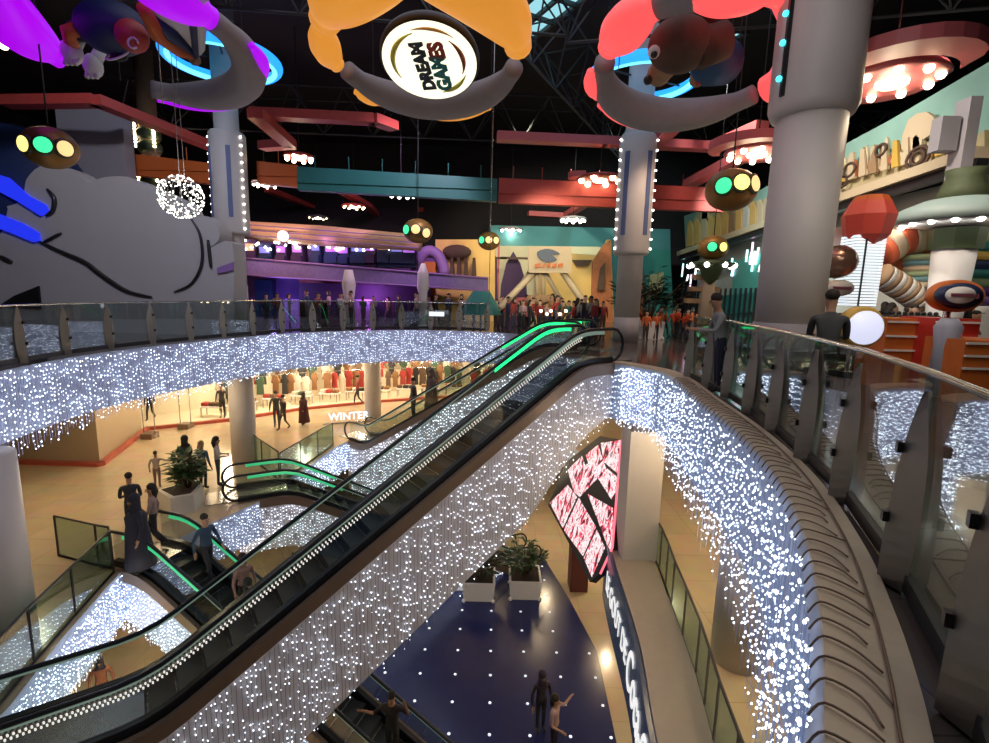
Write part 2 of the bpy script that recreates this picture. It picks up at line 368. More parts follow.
curtain([P1(s*.25,-.17,-.27) for s in range(0,int(S1*4))],lambda u:min(2.35,1.15+u*S1*.5),'string light curtain on the side of the nearest escalator',('led','wire_esc'),.085,.13,.0125,.0045,skip=.25,vary=.45)
curtain([P2(s*.25,-.17,-.27) for s in range(0,int(S2*4))],lambda u:min(2.1,1.1+u*S2*.4),'string light curtain on the side of the far escalator',('led','wire_esc'),.11,.14,.019,.006)
curtain([P3(s*.25,-.17,-.27) for s in range(0,int(S3*4))],lambda u:1.25,'string light curtain beside the escalator going down on the left',('led','wire_near'),.07,.1,.015,.005,skip=.1)
curtain([P4(s*.25,-.17,-.27) for s in range(0,int(S4*4))],lambda u:1.45,'string light curtain on the side of the escalator behind the white planter',('led','wire_esc'),.085,.11,.017,.006)
curtain([V((-8.58,10.75,-5.05)),V((-7.98,8.5,-5.05)),V((-7.5,7.0,-5.05)),V((-7.2,5.6,-5.05))],lambda u:1.2,'string light curtain under the left glass railing of the lower floor',('led','wire_near'),.055,.1,.014,.005,skip=.1)
curtain([V((-7.2,16.35,-5.05)),V((-6.93,17.6,-5.05)),V((-6.6,20.6,-5.05)),V((-6.2,21.8,-5.05))],lambda u:1.3,'string light curtain under the glass railing between the two far escalators',('led','wire_near'),.09,.12,.019,.006)
curtain([V((-7.28,14.75,-5.05)),V((-7.6,14.0,-5.05)),V((-7.98,13.2,-5.05))],lambda u:1.2,'short string light curtain between the two escalator heads on the left',('led','wire_near'),.07,.11,.014,.004)
# ------------------------------------------------------------------ ledge and fences
a=MB(); o1=r2; o2=off(r2,.34); n=len(o1)
a.add([p+V((0,0,.0)) for p in o1]+[p+V((0,0,.05)) for p in o1]+[p+V((0,0,.05)) for p in o2]+[p for p in o2],
      [(k*n+i,k*n+i+1,(k+1)*n+i+1,(k+1)*n+i) for k in range(3) for i in range(n-1)])
struct(a,'trim_3','ledge')
a=MB()
for i,p in enumerate(resample(r2[8:],.16)):
    q=min(range(n),key=lambda k:(r2[k]-p).length); t=(r2[min(q+1,n-1)]-r2[max(q-1,0)]).normalized(); nn=V((-t.y,t.x,0))
    b=[p-nn*.05+V((0,0,-.02)),p+V((0,0,.062)),p+nn*random.uniform(.1,.14)+t*.05+V((0,0,.07)),p+nn*random.uniform(.17,.24)+t*random.uniform(.08,.2)+V((0,0,.064))]
    a.tube(crom(b,4),.006,5)
b=[p+V((0,0,.066)) for p in off(r2,.235)[10:]]; a.tube(b,.007,5)
o=a.build('light_cable','brown_trim'); tag(o,'brown supply wires looping over the tan ledge beside the nearest light curtain','cable',kind='stuff')
def fin(a,c,t,nn,h=1.15,w=.13,n=14):
    """pointed two-sided metal fin standing at c, t along the rail, nn towards the void"""
    prof=[]
    for i in range(n+1):
        u=i/n; 
        ww=w*(.72+.55*math.sin(math.pi*min(1,u*1.15))*.75) if u<.62 else w*1.06*(1-((u-.62)/.38)**1.35)
        rd=.10*(1-u**3*.85)
        prof.append((u*h,max(.004,ww),rd))
    vs=[];c=V(c)
    for zz,ww,rd in prof:
        vs+=[c-t*ww+V((0,0,zz)),c+nn*rd+V((0,0,zz)),c+t*ww+V((0,0,zz)),c-nn*.02+V((0,0,zz))]
    fs=[(i*4+j,i*4+(j+1)%4,(i+1)*4+(j+1)%4,(i+1)*4+j) for i in range(n) for j in range(4)]+[(3,2,1,0),(n*4,n*4+1,n*4+2,n*4+3)]
    a.add(vs,fs)
def fence(path,label,zr=1.24,sp=1.2,posts=None,side=1,gl='glass_dark',w=.13):
    mid=path[len(path)//2]; root=thing('glass_railing',(mid.x,mid.y,0),label,'railing')
    pp=resample(path,sp) if posts is None else posts
    dense=resample(path,.1)
    def fr(p):
        k=min(range(len(dense)),key=lambda i:(dense[i]-p).length); t=(dense[min(k+1,len(dense)-1)]-dense[max(k-1,0)]).normalized(); return t,V((t.y,-t.x,0))*side
    for p in pp:
        t,nn=fr(p); a=MB(); fin(a,p+V((0,0,.02))+nn*.02,t,nn,w=w); po=a.build('post','fin',root)
        for zz in(.42,.84): b=MB(); b.box(p+nn*(.125-.02*(zz>.5))+V((0,0,zz)),(.045,.03,.06),math.atan2(t.y,t.x)); b.build('clamp','black',po)
    for i in range(len(pp)-1):
        ka=min(range(len(dense)),key=lambda k:(dense[k]-pp[i]).length); kb=min(range(len(dense)),key=lambda k:(dense[k]-pp[i+1]).length)
        A=pp[i]+(pp[i+1]-pp[i]).normalized()*.02; B=pp[i+1]-(pp[i+1]-pp[i]).normalized()*.02; t=(B-A).normalized(); nn=V((-t.y,t.x,0))*.012
        a=MB(); a.add([A+V((0,0,.1)),B+V((0,0,.1)),B+V((0,0,zr-.02)),A+V((0,0,zr-.02)),A+nn+V((0,0,.1)),B+nn+V((0,0,.1)),B+nn+V((0,0,zr-.02)),A+nn+V((0,0,zr-.02))],
            [(0,1,2,3),(7,6,5,4),(0,4,5,1),(3,2,6,7),(0,3,7,4),(1,5,6,2)]); a.build('glass_pane',gl,root)
    a=MB(); a.tube([p+V((0,0,zr)) for p in pp],.022,8); a.build('top_rail','chrome',root)
    a=MB()
    for A,B in zip(pp,pp[1:]):
        d=B-A; a.box((A+B)/2+V((0,0,.09)),(d.length*.9,.05,.1),math.atan2(d.y,d.x))
    a.build('base_channel','dark_metal',root)
    return root
fr_=off(r2,.34); 
rp=[V((x,y,0)) for x,y in [(4.02,10.2),(3.98,9.2),(3.9,8.2),(3.72,7.1),(3.5,6.05),(3.22,4.95),(2.93,3.95),(2.42,2.72),(1.93,1.75),(1.35,.9)]]
fence(rp,'nearest glass railing with pointed metal fins on the right side, chrome top rail',1.27,posts=rp,side=1,w=.17)
lp=off(l2,.22)
fence(lp,'far curved glass railing with small pointed metal fins above the left light curtain',1.18,1.25,side=1,w=.125)
def lowrail(pts,z,label,h=1.05,grp=None,rail='dark_metal'):
    pts=[V((p[0],p[1],z)) for p in pts]; m=pts[len(pts)//2]; root=thing('glass_balustrade',m,label,'balustrade',grp)
    for A,B in zip(pts,pts[1:]):
        t=(B-A).normalized(); nn=V((-t.y,t.x,0))*.014; a=MB()
        A2=A+t*.03;B2=B-t*.03;q=[V((0,0,.04)),V((0,0,h-.03))]
        a.add([A2+q[0],B2+q[0],B2+q[1],A2+q[1],A2+nn+q[0],B2+nn+q[0],B2+nn+q[1],A2+nn+q[1]],[(0,1,2,3),(7,6,5,4),(0,4,5,1),(3,2,6,7),(0,3,7,4),(1,5,6,2)]); a.build('glass_pane','glass_green',root)
    for p in pts: a=MB(); a.box(p+V((0,0,h/2)),(.03,.03,h)); a.build('post','dark_metal',root)
    a=MB(); a.tube([p+V((0,0,h)) for p in pts],.025,8); a.build('top_rail',rail,root)
    a=MB(); a.tube([p+V((0,0,.03)) for p in pts],.03,4); a.build('base_rail','dark_metal',root)
lowrail([(-7.42,5.0),(-7.66,6.8),(-8.0,7.9),(-8.35,9.2),(-8.75,10.75)],-5,'glass balustrade at the left edge of the lower floor above sparkling lights')
lowrail([(p.x,p.y) for p in crom([(3.2,5.0,0),(3.45,6.63,0),(3.72,8.0,0),(3.98,10.,0),(4.2,11.5,0),(4.28,13.5,0)],2)],-5,'curved glass balustrade of the lower floor beside the round column',rail='black')
lowrail([(-7.3,16.5),(-7.15,17.9),(-7.0,19.3),(-6.85,20.7)],-5,'glass balustrade between the two far escalators')
lowrail([(-9.9,19.3),(-8.6,17.9),(-7.4,16.6)],-5,'short glass balustrade beside the tall left column')
lowrail([(-10.6,11.4),(-9.3,11.0),(-8.9,10.9)],-5,'short glass balustrade at the head of the descending escalator')
# white ledge + black sign band on the lower floor's right edge
a=MB(); R=[p for p in r1[2:] if p.y<13.0]; o2=off(R,-.95); n=len(R)
a.add([p+V((0,0,-5+.0)) for p in R]+[p+V((0,0,-4.95)) for p in R]+[p+V((0,0,-4.95)) for p in o2]+[p+V((0,0,-5)) for p in o2],[(k*n+i,k*n+i+1,(k+1)*n+i+1,(k+1)*n+i) for k in range(3) for i in range(n-1)])
struct(a,'trim_4','taupe')
M['screen_black']=mat('screen_black',(.012,.02,.045),.25,emit=(.02,.05,.10),es=.25)
band=thing('led_sign_band',(R[10].x-.06,R[10].y,-6.6),'curved black screen band with glowing white words on the right edge of the lower floor','sign')
a=MB(); o0=off(R,.02); o1=off(R,.10)
a.add([p+V((0,0,-4.97)) for p in o0]+[p+V((0,0,-4.97)) for p in o1]+[p+V((0,0,-6.6)) for p in o1]+[p+V((0,0,-6.6)) for p in o0],[(k*n+i,k*n+i+1,((k+1)%4)*n+i+1,((k+1)%4)*n+i) for k in range(4) for i in range(n-1)])
a.build('screen','screen_black',band)
M['text_white']=em('text_white',(1,1,1),.8)
dense=resample(off(R,.105),.02)
def bandtext(body,size,s_mid,zmid,name,bold,shear=0,sx=1,grow=0):
    vs,fs=textmesh(body,size,bold=bold); a=MB(); out=[]
    for v in vs:
        s=s_mid-(v.x*sx+shear*v.y); k=max(0,min(len(dense)-2,int(s/.02))); p=dense[k]; t=(dense[k+1]-dense[k]).normalized(); nn=V((-t.y,t.x,0))
        out.append(p+nn*(v.z+.016)*.6+V((0,0,zmid+v.y*(1+grow*v.x))))
    a.add(out,fs); return a.build(name,'text_white',band)
def s_at(y): return min(range(len(dense)),key=lambda k:abs(dense[k].y-y) if k<900 else 99)*.02
bandtext('LE GOÛT DE',.80,s_at(10.75),-5.72,'lettering',-.004,.12,.62)
bandtext('Coca-Cola',1.4,s_at(7.55),-5.75,'lettering',.004,.25,.56)
# swash under the C
# far screen band with white script
fb=thing('led_sign_band',(.2,23.3,-6.2),'dark screen with white script seen between the escalators','sign')
A=Z(438,440,-5.1); B=Z(520,428,-5.1); 
A=V((A.x,23.4,-6.2)); B=V((.2,22.3,-6.2))
a=MB(); a.add([A,B,B+V((0,0,1.3)),A+V((0,0,1.3)),A+V((0,.1,0)),B+V((0,.1,0)),B+V((0,.1,1.3)),A+V((0,.1,1.3))],[(0,1,2,3),(7,6,5,4),(0,4,5,1),(3,2,6,7),(0,3,7,4),(1,5,6,2)]); a.build('screen','screen_black',fb)
vs,fs=textmesh('Coca',1.1,bold=.03); t=(B-A).normalized(); c=A+t*.9+V((0,0,.72)); a=MB(); a.add([c+t*(v.x+v.y*.25)+V((0,-.03-v.z,v.y)) for v in vs],fs); a.build('lettering','text_white',fb)
# ------------------------------------------------------------------ leaning red screens
M['pinkpix']=em('pink_screen',(1.,.18,.25),1.3)
def screenmat():
    m=mat('picture_screen',(.1,.02,.03),.3); nt=m.node_tree; b=nt.nodes['Principled BSDF']; tc=nt.nodes.new('ShaderNodeTexCoord')
    n=nt.nodes.new('ShaderNodeTexNoise'); n.inputs['Scale'].default_value=2.6; n.inputs['Detail'].default_value=3; n.inputs['Distortion'].default_value=1.2
    mp=nt.nodes.new('ShaderNodeMapping'); mp.inputs['Scale'].default_value=(1.6,1.6,.8)
    cr=nt.nodes.new('ShaderNodeValToRGB'); cr.color_ramp.interpolation='CONSTANT'; e=cr.color_ramp.elements
    e[0].position=0; e[0].color=(.03,.01,.02,1); e[1].position=.40; e[1].color=(1,.12,.18,1)
    for pp,cc in((.46,(1,.80,.82,1)),(.55,(.05,.01,.02,1)),(.58,(1,.9,.9,1)),(.66,(.9,.12,.18,1))): k=e.new(pp); k.color=cc
    nt.links.new(tc.outputs['Object'],mp.inputs['Vector']); nt.links.new(mp.outputs[0],n.inputs['Vector']); nt.links.new(n.outputs['Fac'],cr.inputs[0]); nt.links.new(cr.outputs[0],b.inputs['Emission Color']); b.inputs['Emission Strength'].default_value=1.2
    return m
M['picture']=screenmat()
Q0=Z(548,505,-6.2); Q1=Z(590,582,-6.2); Q2=Y(625,440,13.6)
nrm=(Q1-Q0).cross(Q2-Q0).normalized()
def onpl(px,py,lift=0):
    d=ray(px,py); t=((Q0+nrm*lift)-V((0,0,EYE))).dot(nrm)/d.dot(nrm); return V((0,0,EYE))+d*t
back=nrm if nrm.dot(Q0-V((0,0,EYE)))>0 else -nrm
sc_=thing('leaning_screen_wall',(Q1.x,Q1.y,-6.2),'leaning wall of red and pink picture screens beside the grey pillar','screen')
a=MB(); a.prism([onpl(*q) for q in[(548,505),(590,582),(601,572),(613,548),(622,440),(600,436),(566,462)]],back*.18); a.build('panel','black',sc_)
for q in [[(550,503),(568,485),(577,497),(563,528)],[(586,455),(598,445),(606,468),(594,482)],[(568,470),(582,456),(592,484),(580,497),(574,492)],[(601,443),(621,440),(621,476),(604,462)],[(604,466),(621,480),(612,500),(598,478)],
          [(588,494),(613,508),(613,545),(610,552)],[(564,530),(579,498),(596,527),(583,556)],[(584,558),(597,530),(605,548),(592,577)],[(583,466),(592,484),(598,478),(592,462)]]:
    a=MB(); f=[onpl(*p) -back*.01 for p in q]; a.prism(f,back*.03); a.build('screen_tile','picture',sc_)
a=MB(); a.tube([onpl(622,440)-back*.02,onpl(613,548)-back*.02,onpl(601,574)-back*.02],.03,4); a.build('edge_light','pinkpix',sc_)
# ------------------------------------------------------------------ columns
def column(x,y,z0,z1,r,label,collar=None,base=None,strip=True,grp=None,flare=0):
    root=thing('column',(x,y,z0),label,'column',grp); a=MB(); a.lathe([(r,z0),(r,z1)],(x,y,0),40); a.build('shaft','column',root)
    if base: a=MB(); a.lathe([(r+.02,z0),(r+.02,base)],(x,y,0),40); a.build('base_sleeve','column_base',root)
    if collar:
        za,zb,rc=collar
        a=MB(); a.lathe([(r,za-.12),(rc-.04,za-.1),(rc,za),(rc,zb),(rc-.05,zb+.08),(r,zb+.1)],(x,y,0),40); cl=a.build('collar','column',root)
        for an in(-2.35,-1.1,):
            a=MB(); p=V((x+math.cos(an)*(rc+.005),y+math.sin(an)*(rc+.005),0)); a.box(p+V((0,0,(za+zb)/2)),(.05,r*.36,(zb-za)*.72),an); a.build('groove','groove',cl)
        if strip:
            for an in(-2.9,-.35):
                for k in range(12):
                    p=V((x+math.cos(an)*(rc+.03),y+math.sin(an)*(rc+.03),za+.1+(zb-za-.2)*k/11)); a=MB(); a.ball(p,.035,6); a.build('bulb','white_lamp',root)
    return root
column(-9.62,18.64,0,12,.40,'tall pale column on the left, rising past the blue neon ring',(3.6,6.9,.60),base=1.7)
column(4.74,18.2,0,12,.44,'tall pale column in the middle, rising past a blue neon ring and the bear ring',(3.2,7.0,.62),base=.9)
nc=column(4.85,8.35,0,5.05,.50,'thick pale column nearest the viewer on the right',None,base=1.28)
M['cyan_bulb']=em('cyan_bulb',(.05,.8,.9),3)
a=MB(); a.lathe([(.50,4.45),(.57,4.48),(.62,4.6),(.60,12),(.4,12)],(4.85,8.35,0),40); cl=a.build('collar','column',nc)
a=MB(); 
for z_ in [4.95,5.45,5.85,6.6,7.1,7.5,7.9]:
    a=MB(); a.ball((4.85-.66,8.35-.18,z_),.045,8); a.build('bulb','cyan_bulb',nc)
a=MB(); a.box((4.85-.60,8.35-.2,6.5),(.06,.06,3.6)); a.build('bulb_channel','dark_metal',nc)
column(4.68,8.45,-5,-1.35,.47,'round column of the lower floor behind the nearest light curtain')
column(-9.62,18.64,-5,-1.35,.45,'round column of the lower floor left of the far escalators')
column(-6.28,25.4,-5,-1.35,.42,'round column of the lower floor in front of the bright shop')
column(-9.0,8.3,-5,-1.35,.55,'thick round column at the left border of the lower floor')
o=MB().box((3.78,12.2,-3.3),(.85,.85,3.4)).build('square_pillar','column'); tag(o,'grey square pillar beside the leaning red screens','pillar')
o=MB().box((3.55,18.6,-8.2),(.7,.7,3.6)).build('square_pillar',mat('dark_red',(.10,.02,.02),.5)); tag(o,'dark red square pillar under the leaning red screens','pillar')
# beige box room on the lower floor + red stripe + shop
a=MB(); a.prism([(-14.6,17.8,-5),(-16.4,22.6,-5),(-24,22,-5),(-19.5,17.9,-5)],(0,0,3.6)); o=a.build('corner_block','box_beige'); tag(o,'large beige block of wall at the corner of the lower floor on the left','wall block')
st=[(-22,17.75),(-14.5,17.6),(-14.45,17.72),(-16.0,22.4),(-13.2,24.3),(-10.7,26.9),(-7,29.3),(-3.4,31),(6,32.)]
a=MB(); p_=[V((x,y,-4.99)) for x,y in st]
for A,B in zip(p_,p_[1:]): d=B-A; a.box((A+B)/2+V((0,0,.06)),(d.length+.1,.22,.14),math.atan2(d.y,d.x))
struct(a,'baseboard_back','red_stripe')
a=MB(); sw=[V((x,y,-5)) for x,y in [(-20,22.5),(-15.5,27.2),(-12.,30.2),(-7.5,32.6),(-3.5,34),(8,35.4)]]
for A,B in zip(sw,sw[1:]): d=B-A; a.box((A+B)/2+V((0,0,1.85)),(d.length+.1,.2,3.7),math.atan2(d.y,d.x))
struct(a,'wall_shop','shop_white')
a=MB(); a.prism([(-20,22.5,-4.985),(-16.,22.5,-4.985),(-13.2,24.4,-4.985),(-10.7,27,-4.985),(-7,29.4,-4.985),(-3.4,31.1,-4.985),(8,32.1,-4.985),(8,35.3,-4.985),(-3.5,34,-4.985),(-7.5,32.6,-4.985),(-12,30.2,-4.985),(-15.5,27.2,-4.985)],(0,0,.02)); struct(a,'floor','shop_white')
# blue floor cover on the lowest level with star lights
bc=[(2.35,21.0),(3.1,17.8),(3.62,14.9),(3.45,11.4),(3.0,8.6),(2.2,6),(-1.4,8.4),(-4.6,11.7),(-6.0,13.4),(-4.2,16.6),(-2.0,19.0),(-.8,20.1)]
a=MB(); a.prism([(x,y,-10) for x,y in bc],(0,0,.03)); o=a.build('blue_floor_mat','blue_carpet'); tag(o,'large dark blue floor covering dotted with tiny white lights','floor covering')
from mathutils.geometry import intersect_point_tri_2d
def inside(p,poly):
    c=False;j=len(poly)-1
    for i in range(len(poly)):
        xi,yi=poly[i];xj,yj=poly[j]
        if (yi>p[1])!=(yj>p[1]) and p[0]<(xj-xi)*(p[1]-yi)/(yj-yi)+xi: c=not c
        j=i
    return c
proto=None
for i in range(-8,6):
    for j in range(0,16):
        p=(i*1.08+.1+(j%2)*.0,6.4+j*1.05)
        if not inside(p,[(x*.97,y*.985+.2) for x,y in bc]): continue
        if proto is None:
            a=MB(); a.lathe([(.045,0),(.045,.012),(.02,.02)],(p[0],p[1],-9.97),8); proto=a.build('floor_light',em('floor_light_glow',(.85,.9,1),1.0)); o=proto
        else: o=proto.copy(); COL.objects.link(o); o.location=(p[0],p[1],-9.97)
        tag(o,'tiny round white light set in the dark blue floor covering','floor light','tiny lights in the blue floor')
# ------------------------------------------------------------------ people
def person_mesh(pose,female=False,level=1,fingers=False):
    """one continuous skinned body; returns mesh with slots skin,top,legs,shoes,hair"""
    J={}; E=[]; Rr={}; part={}
    def j(n,p,r,par=None,pt='top'):
        J[n]=V(p); Rr[n]=r if isinstance(r,tuple) else (r,r); part[n]=pt
        if par: E.append((par,n))
    g=pose.get; lean=g('lean',0); sit=g('sit',0)
    hip=.50 if sit else .93
    j('pelvis',(0,0,hip),(.15,.115),None,'legs')
    j('waist',(0,-.03*lean*3,hip+.16),(.135,.10),'pelvis','top')
    j('chest',(0,-.10*lean*3,hip+.36),(.165,.115),'waist','top')
    j('neckb',(0,-.14*lean*3,hip+.52),(.075,.07),'chest','top')
    nt=g('nod',0)
    j('neck',(0,-.15*lean*3-.01,hip+.57),(.055,.055),'neckb','skin')
    j('head',(0,-.16*lean*3-.02-nt*.05,hip+.67),(.082,.095),'neck','skin')
    j('crown',(0,-.16*lean*3-.01-nt*.08,hip+.76),(.075,.088),'head','skin')
    ch=J['chest']; sw=.17 if female else .19
    for s,nm in((-1,'l'),(1,'r')):
        j('sh'+nm,(s*sw,ch.y+.0,ch.z+.10),(.062,.062),'chest','top')
        el,wr=g('arm'+nm,((s*.27,.02,-.30),(s*.28,-.06,-.54)))
        sh=J['sh'+nm]
        j('el'+nm,sh+V(el)-V((s*sw*.0,0,0)) if False else V((el[0],sh.y+el[1],sh.z+el[2])),(.042,.042),'sh'+nm,'top')
        j('wr'+nm,(wr[0],sh.y+wr[1],sh.z+wr[2]),(.027,.027),'el'+nm,'top' if g('sleeve',1) else 'skin')
        dr=(J['wr'+nm]-J['el'+nm]).normalized()
        j('ha'+nm,J['wr'+nm]+dr*.08,(.034,.02),'wr'+nm,'skin')
        if fingers:
            sd=dr.cross(V((0,1,0))); sd=(sd if sd.length>.1 else V((1,0,0))).normalized()
            for k,(o,L) in enumerate(((-.028,.06),(-.01,.07),(.01,.066),(.027,.05))):
                j('f%d%s'%(k,nm),J['ha'+nm]+dr*(.02+L)+sd*o+V((0,-.02,0)),(.009,.009),'ha'+nm,'skin')
            j('t'+nm,J['wr'+nm]+dr*.06+V((-s*.045,-.03,0)),(.011,.011),'wr'+nm,'skin')
        hx=s*.085
        j('hip'+nm,(hx,0,hip-.05),(.085,.09),'pelvis','legs')
        kn,an=g('leg'+nm,((s*.09,-.01,.50),(s*.09,.02,.09)))
        if sit: kn,an=(s*.10,-.42,.50),(s*.11,-.40,.09)
        j('kn'+nm,kn,(.058,.06),'hip'+nm,'legs')
        j('an'+nm,an,(.042,.045),'kn'+nm,'legs')
        j('to'+nm,(an[0]+s*.01,an[1]-.15,max(.04,an[2]-.055)),(.042,.03),'an'+nm,'shoes')
    names=list(J); idx={n:i for i,n in enumerate(names)}
    me=bpy.data.meshes.new('p'); me.from_pydata([J[n] for n in names],[(idx[a],idx[b]) for a,b in E],[])
    o=bpy.data.objects.new('p',me); COL.objects.link(o)
    md=o.modifiers.new('s','SKIN'); md.use_smooth_shade=True
    for i,n in enumerate(names):
        sv=me.skin_vertices[0].data[i]; sv.radius=Rr[n]; sv.use_root=(n=='pelvis')
    if level: ss=o.modifiers.new('b','SUBSURF'); ss.levels=level; ss.render_levels=level
    bpy.context.view_layer.update()
    m2=bpy.data.meshes.new_from_object(o.evaluated_get(bpy.context.evaluated_depsgraph_get())); bpy.data.objects.remove(o)
    seg=[]
    for a,b in E: seg.append((J[a],J[b],part[b] if part[b]!='skin' or b!='neck' else 'skin'))
    slots=['skin','top','legs','shoes']
    for _ in slots: m2.materials.append(M['black'])
    for p in m2.polygons:
        c=p.center; best=None
        for A,B,pt in seg:
            d=B-A; t=max(0,min(1,(c-A).dot(d)/d.length_squared)); q=(c-A-d*t).length
            if best is None or q<best[0]: best=(q,pt,t,B)
        pt=best[1]
        if c.z>J['neck'].z+.01 and abs(c.x)<.13 and (c-J['head']).length<.25: pt='skin'
        if c.z<hip+.02 and pt=='top' and abs(c.x)<.15: pt='legs'
        p.material_index=slots.index(pt); p.use_smooth=True
    return m2,J
_pm={}
cm={}
def cmat(c):
    k=tuple(round(x,3) for x in c)
    if k not in cm: cm[k]=mat('cloth',k,.8,noise=.15)
    return cm[k]
SKIN=[(.42,.25,.17),(.34,.19,.12),(.5,.32,.23)]
def hair_mesh(J,kind):
    a=MB(); h=J['crown']; hd=J['head']
    if kind=='short': a.ball(h+V((0,.018,.012)),.098,12,0,(.92,1.05,.92))
    elif kind=='cap': a.ball(h+V((0,.01,.02)),.098,12,0,(.95,1.05,.8)); a.box(h+V((0,-.12,.02)),(.13,.09,.015))
    elif kind=='long':
        a.ball(h+V((0,.02,.012)),.102,12,0,(.95,1.05,1)); a.tube([h+V((0,.05,.0)),h+V((0,.085,-.13)),h+V((0,.08,-.30))],[.09,.088,.04],10)
    elif kind=='scarf':
        a.ball(h+V((0,.012,-.005)),.112,12,0,(.95,1.02,1.1)); a.tube([h+V((0,.02,-.02)),hd+V((0,.03,-.10)),hd+V((0,.0,-.19))],[.1,.10,.15],12)
    return a
def person(loc,rz,pose,top,legs,label,hair='short',hc=(.02,.015,.012),sc=1.,group=None,robe=None,shoes=(.03,.03,.03),skin=0,name='person',level=1,face=True):
    key=repr(sorted(pose.items()))+str(level)
    if key not in _pm: _pm[key]=person_mesh(pose,level=level,fingers=level>1)
    me,J=_pm[key]
    root=bpy.data.objects.new(name,me); COL.objects.link(root); root.location=loc; root.rotation_euler=(0,0,rz); root.scale=(sc,)*3
    for i,c in enumerate((SKIN[skin],top,legs,shoes)):
        root.material_slots[i].link='OBJECT'; root.material_slots[i].material=cmat(c)
    def kid(k,nm,build,m):
        kk=(key,k)
        if kk not in _pm:
            a=build(); tmp=a.build(nm,'black'); tmp.data.transform(Matrix.Translation(tmp.location)); _pm[kk]=tmp.data; bpy.data.objects.remove(tmp)
        o=bpy.data.objects.new(nm,_pm[kk]); COL.objects.link(o); o.parent=root; o.material_slots[0].link='OBJECT'; o.material_slots[0].material=m
    if hair: kid('h'+hair,'hair' if hair in('short','long') else ('cap' if hair=='cap' else 'headscarf'),lambda:hair_mesh(J,hair),cmat(hc))
    if face:
        def fc():
            a=MB(); h=J['head']
            for s in(-1,1): a.ball(h+V((s*.03,-.088,.035)),.011,6)
            return a
        kid('eyes','eyes',fc,M['black'])
        def ns():
            a=MB(); h=J['head']; a.tube([h+V((0,-.085,.03)),h+V((0,-.108,-.002)),h+V((0,-.088,-.012))],[.008,.016,.012],6)
            return a
        kid('nose','nose',ns,cmat(SKIN[skin]))
        def mo():
            a=MB(); h=J['head']; a.box(h+V((0,-.088,-.04)),(.045,.012,.01)); return a
        kid('mouth','mouth',mo,cmat((.25,.08,.07)))
    if robe:
        def rb():
            a=MB(); c=J['chest']; p=J['pelvis']
            a.tube([c+V((0,0,.13)),c+V((0,0,.0)),J['waist'],p,V((0,.01,.55)),V((0,.02,.16))],[.12,.21,.20,.23,.26,.30],16); return a
        kid('robe','robe',rb,cmat(robe))
    root['label']=label; root['category']='person'
    if group: root['group']=group
    return root
ST={}
WALK={'legl':((-.09,-.16,.50),(-.09,-.20,.10)),'legr':((.09,.02,.50),(.09,.28,.16)),'arml':((-.27,.10,-.27),(-.28,.06,-.52)),'armr':((.27,-.08,-.28),(.26,-.22,-.48))}
FRONT={'arml':((-.23,.0,-.28),(-.10,-.22,-.32)),'armr':((.23,.0,-.28),(.08,-.22,-.28))}
RAIL={'lean':.2,'arml':((-.22,-.10,-.27),(-.17,-.36,-.26)),'armr':((.22,-.10,-.27),(.17,-.36,-.26)),'nod':.6}
POINT={'armr':((.36,-.10,-.12),(.62,-.14,-.10)),'arml':((-.26,-.02,-.28),(-.20,-.22,-.36)),'sleeve':0}
ARMUP={'armr':((.40,-.06,-.05),(.36,-.14,.22)),'arml':((-.40,-.05,-.20),(-.60,-.10,-.14)),'sleeve':0,'nod':.5}
REACH={'arml':((-.38,-.02,-.10),(-.64,-.03,-.04)),'armr':((.27,.02,-.27),(.28,-.05,-.5))}
SIT={'sit':1,'arml':((-.26,-.04,-.26),(-.14,-.28,-.36)),'armr':((.26,-.04,-.26),(.14,-.28,-.36))}
R=math.radians
def at(px,py,z): q=Z(px,py,z); return (q.x,q.y,z)
# lower floor
person(at(134,536,-5),R(-150),FRONT,(.03,.035,.05),(.03,.03,.04),'man in a dark jacket near the head of the descending escalator','short',sc=1.0,level=2)
person(at(156,548,-5),R(-60),WALK,(.30,.22,.20),(.02,.02,.03),'person in a dusty pink top with dark hair, stepping towards the descending escalator','long',sc=.97,level=2,skin=1)
person(at(141,572,-5),R(-40),ST,(.012,.014,.035),(.012,.014,.035),'woman in a long navy coat standing at the escalator head','scarf',(.012,.014,.03),robe=(.012,.014,.035),level=2,sc=1.08)
person(at(188,487,-5),R(160),ST,(.012,.012,.014),(.012,.012,.014),'woman in a long black robe and headscarf behind the potted palm','scarf',(.01,.01,.01),robe=(.012,.012,.014),level=2)
person(at(158,488,-5),R(-160),REACH,(.42,.34,.30),(.22,.15,.14),'child in a pale top stretching one arm sideways on the beige floor','short',sc=.72,level=2)
person(at(204,489,-5),R(170),ST,(.02,.07,.13),(.02,.02,.03),'person in a teal blue jacket beside the potted palm','long',(.25,.17,.08),sc=.93,level=2)
person(at(219,486,-5),R(120),FRONT,(.45,.43,.42),(.06,.06,.08),'woman with tied dark hair in a light grey top by the escalator newel','long',level=2,sc=.97)
person(at(277,427,-5),R(20),ST,(.05,.05,.05),(.05,.05,.06),'man in grey clothes standing in front of the bright shop','short')
person(at(284,430,-5),R(-30),WALK,(.03,.03,.03),(.06,.06,.06),'person in dark clothes walking beside the grey-clad man by the bright shop','short',sc=.96)
person(at(304,425,-5),R(-60),ST,(.05,.01,.015),(.05,.01,.015),'woman in a long dark red coat in front of the bright shop','scarf',(.02,.01,.01),robe=(.06,.012,.018),sc=.93)
person(at(358,405,-5),R(-70),WALK,(.25,.04,.04),(.04,.03,.03),'person in a red top walking along the bright shop front','short')
